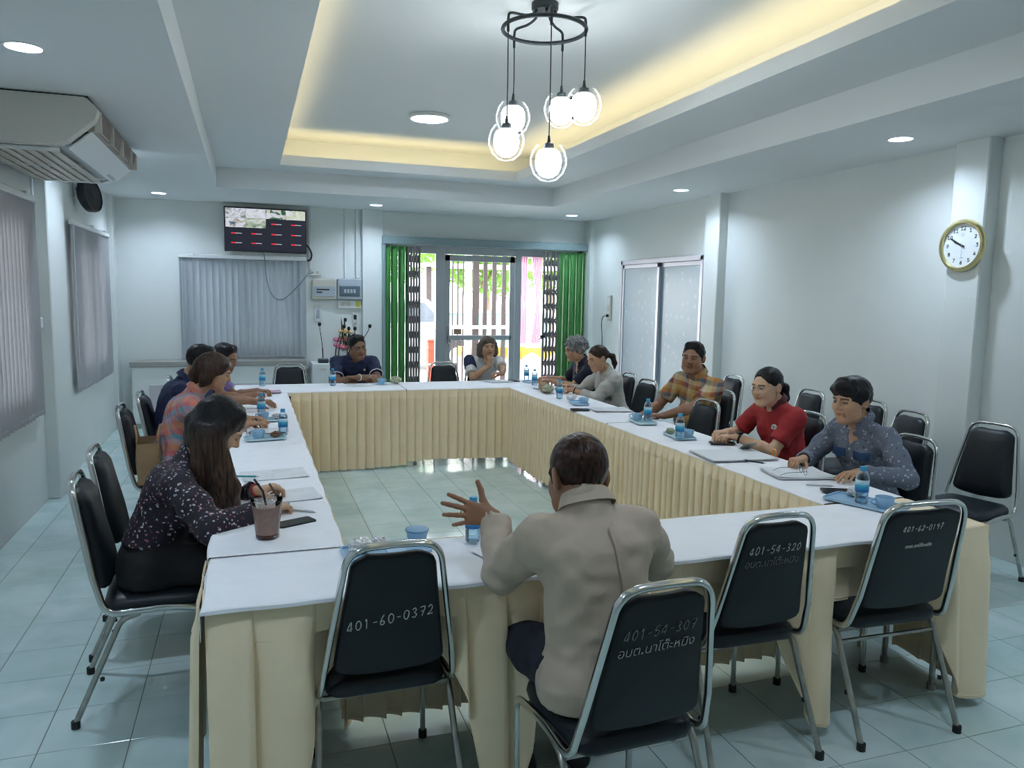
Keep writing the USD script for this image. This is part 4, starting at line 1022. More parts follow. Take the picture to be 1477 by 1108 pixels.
class Field:
    """Primitives blended with a smooth minimum; mesh() samples them on a grid that is finer in given zones."""
    def __init__(s): s.P = []

    def rc(s, a, b, ra, rb=None, k=.02, flat=None, op=1, cut=None):
        a, b = np.asarray(a, float), np.asarray(b, float); rb = ra if rb is None else rb
        m = max(ra, rb) * (1 if flat is None else max(1, 1 / flat[1] if flat[1] < 1 else flat[1])) + .004
        s.P.append(('rc', np.minimum(a, b) - m, np.maximum(a, b) + m, k, op, cut, (a, b, ra, rb, flat))); return s

    def chain(s, pts, rad, k=.02, **kw):
        for p, q, r0, r1 in zip(pts[:-1], pts[1:], rad[:-1], rad[1:]): s.rc(p, q, r0, r1, k, **kw)
        return s

    def ell(s, c, r, R=np.eye(3), k=.02, op=1, cut=None):
        c, r = np.asarray(c, float), np.asarray(r, float); m = np.abs(R) @ r + .004     # R: columns = axes
        s.P.append(('el', c - m, c + m, k, op, cut, (c, r, np.asarray(R)))); return s

    def mesh(s, step=.012, zones=(), lim=None):
        lo = np.min([p[1] for p in s.P if p[4] > 0], 0) - .012; hi = np.max([p[2] for p in s.P if p[4] > 0], 0) + .012
        if lim is not None: lo, hi = np.maximum(lo, lim[0]), np.minimum(hi, lim[1])
        ax = []
        for d in range(3):
            x = [lo[d]]
            while x[-1] < hi[d]:
                st = step
                for a, b, f in zones:
                    if a[d] - step < x[-1] < b[d]: st = min(st, f)
                x.append(x[-1] + st)
            ax.append(np.array(x, np.float32))
        D = np.full([len(a) for a in ax], .25, np.float32)
        for kind, pl, ph, k, op, cut, q in s.P:
            i = [slice(max(0, np.searchsorted(a, l - k - .01)), np.searchsorted(a, h + k + .01) + 1) for a, l, h in zip(ax, pl, ph)]
            X, Y, Z = [a[j] for a, j in zip(ax, i)]
            if min(len(X), len(Y), len(Z)) == 0: continue
            p = np.stack(np.meshgrid(X, Y, Z, indexing='ij'), -1).astype(np.float32)
            if kind == 'rc':
                a, b, ra, rb, flat = q
                sc = 1.0
                pp, aa, bb = p, a, b
                if flat is not None:                       # squash along a direction
                    n, f = nrm(flat[0]), flat[1]; c = (a + b) / 2
                    E = np.eye(3) + (1 / f - 1) * np.outer(n, n)
                    pp = (p - c) @ E.T + c; aa, bb = E @ (a - c) + c, E @ (b - c) + c; sc = min(1, f)
                ba = bb - aa; L = ba @ ba + 1e-12
                t = np.clip(((pp - aa) @ ba) / L, 0, 1)
                d = (np.linalg.norm(pp - aa - t[..., None] * ba, axis=-1) - (ra + (rb - ra) * t)) * sc
            else:
                c, r, R = q; w = (p - c) @ R
                k0 = np.linalg.norm(w / r, axis=-1); k1 = np.linalg.norm(w / (r * r), axis=-1) + 1e-6
                d = k0 * (k0 - 1) / k1
            if cut is not None:
                for o, nn in (cut if isinstance(cut, list) else [cut]): d = np.maximum(d, (p - np.asarray(o)) @ nrm(nn))
            d = d.astype(np.float32); V = D[tuple(i)]
            if op > 0:
                h = np.maximum(k - np.abs(V - d), 0) / max(k, 1e-6); D[tuple(i)] = np.minimum(V, d) - h * h * k / 4
            else:
                h = np.maximum(k - np.abs(V + d), 0) / max(k, 1e-6); D[tuple(i)] = np.maximum(V, -d) + h * h * k / 4
        return surface_nets(D, ax)


def surface_nets(D, ax):
    D[[0, -1]] = .1; D[:, [0, -1]] = .1; D[:, :, [0, -1]] = .1
    S = D < 0
    n = np.array(D.shape) - 1
    cnt = np.zeros(n, np.int8)
    for c in np.ndindex(2, 2, 2): cnt += S[c[0]:c[0] + n[0], c[1]:c[1] + n[1], c[2]:c[2] + n[2]]
    act = np.argwhere((cnt > 0) & (cnt < 8))
    idx = np.full(n, -1, np.int32); idx[tuple(act.T)] = np.arange(len(act))
    val = {c: D[act[:, 0] + c[0], act[:, 1] + c[1], act[:, 2] + c[2]] for c in np.ndindex(2, 2, 2)}
    acc = np.zeros((len(act), 3)); num = np.zeros(len(act))
    for c in np.ndindex(2, 2, 2):
        for d in range(3):
            if c[d]: continue
            e = list(c); e[d] = 1; e = tuple(e)
            a, b = val[c], val[e]; m = (a < 0) != (b < 0)
            t = np.where(m, a / np.where(m, a - b, 1), 0)
            q = np.tile(np.array(c, float), (len(act), 1)); q[:, d] = t
            acc[m] += q[m]; num[m] += 1
    loc = acc / num[:, None]
    V = np.stack([ax[d][act[:, d]] + loc[:, d] * (ax[d][act[:, d] + 1] - ax[d][act[:, d]]) for d in range(3)], -1)
    F = []
    for d in range(3):
        u, v = (d + 1) % 3, (d + 2) % 3
        sl = [slice(1, -1)] * 3; sl[d] = slice(0, -1); s2 = list(sl); s2[d] = slice(1, None)
        A, B = S[tuple(sl)], S[tuple(s2)]
        e = np.argwhere(A != B)
        off = np.array([1, 1, 1]); off[d] = 0
        e = e + off
        inside = S[tuple(e.T)]
        q = []
        for du, dv in ((-1, -1), (0, -1), (0, 0), (-1, 0)):
            w = e.copy(); w[:, u] += du; w[:, v] += dv; q.append(idx[tuple(w.T)])
        q = np.stack(q, 1); q[~inside] = q[~inside][:, ::-1]
        F.append(q)
    F = np.vstack(F); F = F[(F >= 0).all(1)]
    return trimesh.Trimesh(V, np.vstack([F[:, [0, 1, 2]], F[:, [0, 2, 3]]]), process=False)


def relax(m, it=3):
    return trimesh.smoothing.filter_taubin(m, lamb=.5, nu=.52, iterations=it * 2)


def rumple(m, amp, scale, seed, aniso=(1, 1, 1)):
    n = usdkit.meshkit.arrays(m, True)[2]; v = np.asarray(m.vertices)
    f = meshkit.fbm(v * scale * np.asarray(aniso), 3, seed) - .47
    f2 = 1 - np.abs(2 * meshkit.noise(v * scale * 1.6 * np.asarray(aniso) + 9, seed + 5) - 1)
    m.vertices = v + n * (amp * (f * 1.2 + (f2 - .6) * .8))[:, None]
    return m


def rotm(yaw=0, pitch=0, roll=0):
    """Columns = the frame's right, forward, up; yaw to the left, pitch downwards, roll to the right, in radians."""
    c, s = math.cos, math.sin
    Rz = np.array([[c(yaw), -s(yaw), 0], [s(yaw), c(yaw), 0], [0, 0, 1]])
    Rx = np.array([[1, 0, 0], [0, c(-pitch), -s(-pitch)], [0, s(-pitch), c(-pitch)]])
    Ry = np.array([[c(roll), 0, s(roll)], [0, 1, 0], [-s(roll), 0, c(roll)]])
    return Rz @ Rx @ Ry


def elbow_of(S, W, l1, l2, pole):
    d = W - S; L = np.linalg.norm(d); L2 = min(L, l1 + l2 - .004); u = d / L
    W = S + u * L2
    a = (l1 * l1 - l2 * l2 + L2 * L2) / (2 * L2); h = math.sqrt(max(l1 * l1 - a * a, 1e-6))
    p = np.asarray(pole, float); p = p - u * (p @ u)
    return S + u * a + nrm(p) * h, W


POSES = dict(flat=([(14, 18, 12)] * 4, (6, 2, -2, -8), (.55, .75, .30)), loose=([(32, 40, 22), (36, 42, 24), (40, 46, 26), (44, 48, 28)], (4, 1, -2, -6), (.35, .75, .55)),
             pen=([(38, 50, 25), (46, 58, 30), (60, 70, 35), (66, 74, 36)], (2, 0, -2, -4), (.15, .85, .62)), fist=([(62, 75, 45), (66, 78, 48), (68, 80, 50), (70, 80, 50)], (2, 0, -2, -4), (.1, .8, .7)),
             open=([(2, 10, 6), (4, 8, 6), (6, 12, 8), (30, 20, 12)], (13, 3, -8, -24), (.95, .35, .10)))


def hand_prims(F, W, f, n, side, pose, s=1.0):
    """Palm, four fingers and a thumb; f = along the fingers, n = out of the palm, side = +1 for a right hand. Returns (lo, hi, fingertips)."""
    f = nrm(f); n = nrm(np.asarray(n) - f * (np.asarray(n) @ f)); u = -side * np.cross(n, f)
    curls, splay, th = POSES[pose]
    kn = [(.086, .027), (.090, .008), (.085, -.012), (.077, -.030)]; ln = (.074, .083, .077, .060); rr = (.0088, .0090, .0086, .0076)
    tips = []
    for (kf, ku), L, r, cu, sp in zip(kn, ln, rr, curls, splay):
        K = W + s * (f * kf + u * ku - n * .004)
        F.rc(W + s * (f * .012 + u * ku * .45), K, .0165 * s, .0115 * s, .012, flat=(n, .85))
        a = math.radians(sp); d0 = f * math.cos(a) + u * math.sin(a); p = K; ang = 0
        for q, (fr, c) in enumerate(zip((.44, .31, .25), cu)):
            ang += math.radians(c); e = p + s * L * fr * (d0 * math.cos(ang) + n * math.sin(ang))
            F.rc(p, e, (r - .0006 * q) * s, (r - .0006 * (q + 1)) * s, .004); p = e
        tips.append(p)
    T0 = W + s * (f * .018 + u * .018 + n * .006); td = nrm(u * th[0] + f * th[1] + n * th[2])
    T1 = T0 + s * .036 * nrm(u * .75 + f * .55 + n * th[2]); T2 = T1 + s * .036 * td; T3 = T2 + s * .028 * nrm(td + f * .25)
    F.rc(T0, T1, .017 * s, .0125 * s, .012); F.rc(T1, T2, .0112 * s, .0098 * s, .005); F.rc(T2, T3, .0098 * s, .0080 * s, .004); tips.append(T3)
    pts = np.array(tips + [W]); return pts.min(0) - .02, pts.max(0) + .02, tips, u


def head_prims(F, C, R, s, fem, ear=True, jaw=1.0, sub=True):
    """A head about .235*s high centred on C; R = its frame."""
    g = lambda x, y, z: C + R @ (s * np.array([x, y, z]))
    F.ell(g(0, -.014, .034), s * np.array([.074, .094, .084]), R, .02)
    F.ell(g(0, .026, -.012), s * np.array([.066, .066, .088]), R, .03)
    F.rc(g(-.034 * jaw, .030, -.068), g(.034 * jaw, .030, -.068), .036 * s, .036 * s, .03)
    F.rc(g(-.011, .064, -.096), g(.011, .064, -.096), .021 * s * jaw, .021 * s * jaw, .03)
    for x in (-1, 1):
        F.ell(g(x * .037, .058, -.026), s * np.array([.027, .028, .030]), R, .022)
        F.rc(g(x * .008, .086, .022), g(x * .044, .072, .024), .0105 * s, .010 * s, .015)
    if sub:
        for x in (-1, 1): F.ell(g(x * .031, .097, .004), s * np.array([.018, .016, .012]), R, .014, op=-1)
        for x in (-1, 1): F.ell(g(x * .031, .076, .004), s * np.array([.0155, .0135, .0125]), R, .004)
    F.rc(g(0, .084, .016), g(0, .104, -.022), .0085 * s, .0118 * s, .012)
    for x in (-1, 1): F.ell(g(x * .0125, .094, -.027), s * np.array([.0085, .010, .0075]), R, .008)
    F.rc(g(-.017, .083, -.055), g(.017, .083, -.055), .0078 * s, .0078 * s, .008); F.rc(g(-.014, .082, -.065), g(.014, .082, -.065), .0088 * s, .0088 * s, .008)
    for x in (-1, 1): F.rc(g(0, .0895, -.0605), g(x * .027, .080, -.0555), .0032 * s, .0026 * s, .004, op=-1)
    if ear:
        for x in (-1, 1):
            Re = R @ rotm(yaw=x * .35, roll=x * .08)
            F.ell(g(x * .077, -.012, -.004), s * np.array([.010, .020, .033]), Re, .008)
            F.ell(g(x * .088, -.008, 0), s * np.array([.007, .011, .020]), Re, .006, op=-1)
    return g


SKIN = {}


def skin_mat(key, c):
    nm = f'skin_{key}'
    n = {'a': ('attribute', dict(attribute='tint')), 'tc': ('texture_coordinate', {}), 'nz': ('noise_texture', dict(scale=22.0, detail=4.0)), 'rp': ('rgb_ramp', dict(ramp=[(.3, tuple(x * .90 for x in c)), (.7, tuple(min(1, x * 1.08) for x in c))])),
         'mx': ('mix_color', dict(blend_type='multiply', fac=1.0)), 'p': ('principled_bsdf', dict(roughness=.48, subsurface_weight=.10, subsurface_radius=(.6, .25, .12), subsurface_scale=.008))}
    M[nm] = usdkit.material(stage, f'/World/Looks/{nm}', n, [('tc.object', 'nz.vector'), ('nz.fac', 'rp.fac'), ('rp.color', 'mx.a'), ('a.color', 'mx.b'), ('mx.result', 'p.base_color')], surface='p.BSDF')
    return nm


def hair_mat(key, c1, c2, scale=(60, 60, 6), rough=.35, ombre=None):
    nm = f'hair_{key}'
    n = {'tc': ('texture_coordinate', {}), 'mp': ('mapping', dict(scale=scale)), 'nz': ('noise_texture', dict(scale=1.6, detail=3.0)), 'rp': ('rgb_ramp', dict(ramp=[(.32, c1), (.68, c2)])), 'bp': ('bump', dict(strength=.55, distance=.006)), 'p': ('principled_bsdf', dict(roughness=rough, specular_ior_level=.22))}
    if ombre: n.update(sx=('separate_xyz', {}), mr=('map_range', dict(from_min=ombre[0], from_max=ombre[1], clamp=True)), mx=('mix_color', dict(b=ombre[2])))
    M[nm] = usdkit.material(stage, f'/World/Looks/{nm}', n, [('tc.object', 'mp.vector'), ('mp.vector', 'nz.vector'), ('nz.fac', 'rp.fac'), ('rp.color', 'p.base_color'), ('nz.fac', 'bp.height'), ('bp.normal', 'p.normal')] if ombre is None else [('tc.object', 'mp.vector'), ('mp.vector', 'nz.vector'), ('nz.fac', 'rp.fac'), ('tc.object', 'sx.vector'), ('sx.z', 'mr.value'), ('mr.result', 'mx.fac'), ('rp.color', 'mx.a'), ('mx.result', 'p.base_color'), ('nz.fac', 'bp.height'), ('bp.normal', 'p.normal')], surface='p.BSDF')
    return nm


def plaid(name, stops_u, stops_v, fu, fv, tilt=0.35, mix=.5):
    """Woven checks: two sets of stripes (constant ramps) laid over each other."""
    n = {'tc': ('texture_coordinate', {}), 'mp': ('mapping', dict(rotation=(0, tilt, .25))), 'sx': ('separate_xyz', {}), 'ad': ('math', dict(math_type='add')), 'mu': ('math', dict(math_type='multiply', value2=fu)), 'fu': ('math', dict(math_type='fraction')), 'mv': ('math', dict(math_type='multiply', value2=fv)), 'fv': ('math', dict(math_type='fraction')),
         'ru': ('rgb_ramp', dict(ramp=stops_u, interpolate=False)), 'rv': ('rgb_ramp', dict(ramp=stops_v, interpolate=False)), 'mx': ('mix_color', dict(fac=mix)), 'p': ('principled_bsdf', dict(roughness=.8))}
    l = [('tc.object', 'mp.vector'), ('mp.vector', 'sx.vector'), ('sx.x', 'ad.value1'), ('sx.y', 'ad.value2'), ('ad.value', 'mu.value1'), ('mu.value', 'fu.value1'), ('sx.z', 'mv.value1'), ('mv.value', 'fv.value1'), ('fu.value', 'ru.fac'), ('fv.value', 'rv.fac'), ('ru.color', 'mx.a'), ('rv.color', 'mx.b'), ('mx.result', 'p.base_color')]
    M[name] = usdkit.material(stage, f'/World/Looks/{name}', n, l, surface='p.BSDF')


def spots(name, base, cols, scale, size):
    """Small scattered print (flowers, flecks) on a plain ground."""
    n = {'tc': ('texture_coordinate', {}), 'nw': ('noise_texture', dict(scale=30.0)), 'mw': ('mix_color', dict(blend_type='linear_light', fac=.012)), 'v': ('voronoi_texture', dict(scale=scale)), 'lt': ('math', dict(math_type='less_than', value2=size)), 'sc': ('separate_color', {}), 'rp': ('rgb_ramp', dict(ramp=cols, interpolate=False)), 'mx': ('mix_color', dict(a=base)), 'p': ('principled_bsdf', dict(roughness=.75))}
    M[name] = usdkit.material(stage, f'/World/Looks/{name}', n, [('tc.object', 'mw.a'), ('nw.color', 'mw.b'), ('tc.object', 'nw.vector'), ('mw.result', 'v.vector'), ('v.distance', 'lt.value1'), ('lt.value', 'mx.fac'), ('v.color', 'sc.color'), ('sc.r', 'rp.fac'), ('rp.color', 'mx.b'), ('mx.result', 'p.base_color')], surface='p.BSDF')


mat('eye_white', (.36, .33, .31), .3)


def person(label, base, rotz, neck, head, hyaw=0, hpitch=0, hroll=0, hs=1.0, fem=False, skin='tan', sw=.175, girth=1.0, belly=0.0, shirt='navy', sleeve='short', sleeve_r=1.0, trousers='trouser_dark', hair=None, hair_style='short',
           hands=((.2, .4, .8, 'flat'), (-.2, .4, .8, 'flat')), poles=((.6, -.5, -.6), (-.6, -.5, -.6)), hdirs=(None, None), hnorm=((0, 0, -1), (0, 0, -1)), collar=None, twist=0.0, vneck=.0, extras=None, handstep=.0042, seat=.475, shoes=True, cuffs=None, jaw=1.0, brow=.18, lip=(.80, .48, .46), grey_brow=False, legs='trouser', lean=0.0, knee=.40, rump=(.010, 13), arms=1.0, hem=None):
    """A seated person. base = world (x, y) of the hips, rotz = facing (0 faces +y); neck, head and hands are world points."""
    t = thing('person', label, 'person', (base[0], base[1], 0), rotz)
    c, s_ = math.cos(-rotz), math.sin(-rotz)
    L = lambda p: np.array([c * (p[0] - base[0]) - s_ * (p[1] - base[1]), s_ * (p[0] - base[0]) + c * (p[1] - base[1]), p[2]])
    Ld = lambda d: np.array([c * d[0] - s_ * d[1], s_ * d[0] + c * d[1], d[2]])
    N, H = L(neck), L(head); HR = rotm(hyaw, hpitch, hroll)
    P = np.array([0, 0, seat + .085]); ax_ = nrm(N - P)
    fwd = nrm(np.array([-math.sin(twist), math.cos(twist), 0]) - ax_ * (np.array([-math.sin(twist), math.cos(twist), 0]) @ ax_)); rgt = np.cross(fwd, ax_)
    back = -fwd
    Cc = P + (N - P) * .62 + back * (.025 + lean); Wm = P + (N - P) * .30 + back * (.02 + lean * .6)
    G = girth
    Sh = {sd: N - ax_ * .070 + rgt * sd * sw * .93 + back * .008 for sd in (1, -1)}
    l1, l2 = (.262 * arms, .232 * arms) if fem else (.285 * arms, .255 * arms)
    arm = {}
    for sd, (hx, hy, hz, pose), pole, hd, hn in zip((1, -1), hands, poles, hdirs, hnorm):
        E, Wr = elbow_of(Sh[sd], L((hx, hy, hz)), l1, l2, np.asarray(pole, float))
        d = nrm(Wr - E) if hd is None else nrm(Ld(hd))
        arm[sd] = (E, Wr, d, Ld(hn), pose)
    ra = (.045 if fem else .050) * (.5 + .5 * G)
    # ---- skin: head, neck, arms and hands in one surface
    B = Field()
    head_prims(B, H, HR, hs, fem, jaw=jaw)
    nk = H + HR @ (hs * np.array([0, -.022, -.06])); rn = (.048 if fem else .056) * hs
    B.rc(nk, N + fwd * .005, rn, rn * 1.08, .025); B.rc(N, N - ax_ * .10 + fwd * .01, rn * 1.05, .07, .03)
    zones = [(H - .135 * hs, H + .135 * hs, .0046)]
    tips = {}
    for sd in (1, -1):
        E, Wr, d, n, pose = arm[sd]
        B.rc(N - ax_ * .06, Sh[sd], .045, .045, .02); B.chain([Sh[sd], (Sh[sd] + E) / 2, E], [ra * .92, ra * .86, ra * .74], .02)
        fm = E + (Wr - E) * .3
        B.chain([E, fm, Wr], [ra * .76, ra * .80, ra * .52], .02); lo, hi, tp, uu = hand_prims(B, Wr + d * .006, d, n, sd, pose, .93 if fem else 1.02); zones.append((lo, hi, handstep)); tips[sd] = (tp, Wr, d, n, uu)
    body = relax(B.mesh(.012, zones), 1)
    v = (np.asarray(body.vertices) - H) @ HR / hs
    tint = np.ones((len(v), 3))
    b_ = (np.abs(np.abs(v[:, 0]) - .031) < .020) & (v[:, 1] > .05) & (np.abs(v[:, 2] - .0245 + (np.abs(v[:, 0]) - .031) ** 2 * 6) < .0048); tint[b_] = (.34, .33, .32) if grey_brow else (brow, brow * .95, brow * .92)
    e_ = (np.abs(np.abs(v[:, 0]) - .031) < .015) & (v[:, 1] > .05) & (np.abs(v[:, 2] - .004) < .0042); tint[e_] = (.16, .13, .12)
    l_ = (np.abs(v[:, 0]) < .021) & (v[:, 1] > .06) & (np.abs(v[:, 2] + .0605 - np.abs(v[:, 0]) * .16) < .0095 - np.abs(v[:, 0]) * .24); tint[l_] = lip
    obj('body', body, f'skin_{skin}', t, smooth=True, attr=tint)
    # ---- shirt
    S = Field(); o = .012; low = [(np.array([0, 0, hem or .482]), (0, 0, -1))]
    if fem:
        S.chain([P, Wm, Cc], [.135 * G, .115 * G, .118 * G], .06, flat=(fwd, .80), cut=low); S.rc(Cc + ax_ * .02, N - ax_ * .10, .118 * G, .085, .05, flat=(fwd, .74))
        for sd in (1, -1): S.ell(Cc + fwd * .070 + rgt * sd * .072 - ax_ * .015, (.066, .056, .066), np.stack([rgt, fwd, ax_], 1), .04)
    else:
        S.chain([P, Wm, Cc], [.142 * G, .135 * G, .142 * G], .06, flat=(fwd, .78), cut=low); S.rc(Cc + ax_ * .02, N - ax_ * .09, .145 * G, .095, .05, flat=(fwd, .70))
    S.rc(P - ax_ * .035 + rgt * .055 - fwd * .01, P - ax_ * .035 - rgt * .055 - fwd * .01, .128 * G, .128 * G, .05, cut=low)
    if belly: S.ell(P + (N - P) * .28 + fwd * (.07 + belly), (.135 * G, .10, .13), np.stack([rgt, fwd, ax_], 1), .06)
    for sd in (1, -1):
        S.rc(Cc + rgt * sd * .05 + ax_ * .05, Sh[sd] - ax_ * .03, .082 * G, .046 + o, .05); S.rc(N - ax_ * .048 + rgt * sd * .03, Sh[sd], .048, ra * .9 + o * .5, .03)
        E, Wr, d, n, pose = arm[sd]
        if sleeve == 'short':
            Q = Sh[sd] + (E - Sh[sd]) * .72; S.rc(Sh[sd], Q + (E - Sh[sd]) * .1, ra * .92 + o * .8, (ra * .86 + .013) * sleeve_r, .03, cut=(Q, E - Sh[sd]))
        else:
            fr = .62 if sleeve == 'three' else .93
            Q = E + (Wr - E) * fr; S.chain([Sh[sd], (Sh[sd] + E) / 2, E], [ra * .94 + o * .7, (ra * .88 + o) * sleeve_r, (ra * .80 + o) * sleeve_r], .03); S.rc(E, Q + nrm(Wr - E) * .02, (ra * .84 + o) * sleeve_r, (ra * .62 + o) * sleeve_r, .02, cut=(Q, Wr - E))
    S.rc(N - ax_ * .03, N + nrm(nk - N) * .04, rn + .018, rn + .010, .02, cut=(N + nrm(H - N) * .020, nrm(nrm(H - N) + fwd * .55)))
    if vneck: S.rc(N + fwd * .075 + ax_ * .03, N - ax_ * vneck + fwd * .13, .040, .012, .01, op=-1)
    sm = rumple(relax(S.mesh(.0105), 1), rump[0], rump[1], int(abs(base[0] * 91 + base[1] * 17)))
    obj('shirt', sm, shirt, t, smooth=True)
    # ---- legs
    if legs:
        T = Field(); kz = seat + .045; sit = [(np.array([0, 0, .483]), (0, 0, -1))]
        if hem: T.rc(P, P + ax_ * (hem + .03 - P[2]), .138 * G, .112 * G, .05, flat=(fwd, .84), cut=sit)
        T.rc(P + rgt * .06 - [0, 0, .03], P - rgt * .06 - [0, 0, .03], .116 * G, .116 * G, .05, flat=((0, 1, 0), .95), cut=sit); T.rc(P, P + ax_ * .06, .112 * G, .105 * G, .05, flat=(fwd, .80))
        for sd in (1, -1):
            hp = np.array([sd * .085, .02, seat + .072]); kn = np.array([sd * (.10 if fem else .14), knee, kz]); an = np.array([sd * .10, knee - .02, .11])
            T.rc(hp, (hp + kn) / 2, .088 * G, .078, .03, cut=sit); T.rc((hp + kn) / 2, kn, .078, .062, .03)
            if legs == 'skirt': T.rc(hp * [.5, 1, 1], kn * [.4, 1, 1], .09, .06, .05, cut=sit)
            T.chain([kn, kn * .55 + an * .45 + [0, -.012, 0], an], [.060, .054, .044], .02)
        obj('skirt' if legs == 'skirt' else 'trousers', rumple(relax(T.mesh(.014), 1), .008, 12, 3), trousers, t, smooth=True)
        for sd in (1, -1):
            an = np.array([sd * .10, knee - .02, 0]); Q = Field(); Q.rc(an + [0, -.03, .05], an + [0, .14, .030], .040, .030, .02); Q.rc(an + [0, -.02, .06], an + [0, .02, .10], .040, .044, .02, cut=(an + [0, 0, .11], (0, 0, 1)))
            q = Q.mesh(.011); q.vertices[:, 2] = np.maximum(q.vertices[:, 2], .004); obj('shoe', q, 'rubber', t, smooth=True)
    # ---- collar
    if collar:
        cm, kind = collar[0], collar[1]
        a = np.linspace(-PI + .45, PI - .45, 40) + PI / 2 + PI; G_ = np.zeros((40, 5, 3)); up = nrm(H - N - fwd * ((H - N) @ fwd) * .5)
        h_ = .036 if kind == 'shirt' else .030
        for j, (f, r) in enumerate(((0, rn + .015), (.6, rn + .010), (1, rn + .010), (.55, rn + .017), (-.10, rn + .028))):
            tl = .028 * (np.sin(a) - .1)
            G_[:, j] = N + (rgt * np.cos(a)[:, None] * 1.02 + fwd * np.sin(a)[:, None] * .98) * r + up * (f * h_ + .004 - tl - (.012 if j == 4 else 0) * np.clip(np.sin(a) + .2, 0, 1))[:, None]
        obj('collar', thick(G_, .0025), cm, t, smooth=50)
        if len(collar) > 2:
            E_ = G_[:, 4]; obj('collar_stripe', tube(E_, .0022, 5), collar[2], t, smooth=60)
    for k in (1, -1):
        if sleeve == 'short' and cuffs:
            E, Wr, d, n, pose = arm[k]; Q = Sh[k] + (E - Sh[k]) * .70; ud = nrm(E - Sh[k]); a0 = nrm(np.cross(ud, [0, 0, 1.0])); b0 = np.cross(ud, a0); th_ = np.linspace(0, 2 * PI, 20, endpoint=False)
            r = (ra * .87 + .013) * sleeve_r; obj('sleeve_band', tube(Q + r * (np.cos(th_)[:, None] * a0 + np.sin(th_)[:, None] * b0), .0055, 6, closed=True), cuffs, t, smooth=60)
    # ---- eyes
    for sd in (1, -1):
        ec = H + HR @ (hs * np.array([sd * .031, .0790, .0025])); e = trimesh.creation.icosphere(2, 1.0); e.vertices = (e.vertices * [.0130, .0120, .0050]) @ HR.T * hs + ec
        eye = obj('eye', e, 'eye_white', t, smooth=True)
        ir = trimesh.creation.icosphere(2, 1.0); ir.vertices = (ir.vertices * [.0056, .0046, .0044]) @ HR.T * hs + ec + HR @ (hs * np.array([0, .0082, 0])); obj('iris', ir, 'rubber', eye, smooth=True)
    if hair: make_hair(t, hair_style, H, HR, hs, hair, N, fwd, rgt, ax_)
    ctx = dict(t=t, H=H, R=HR, hs=hs, N=N, fwd=fwd, rgt=rgt, ax=ax_, arm=arm, tips=tips, Cc=Cc, L=L, P=P, ra=ra, Sh=Sh, nk=nk, rn=rn, sm=sm)
    if extras: extras(ctx)
    return ctx


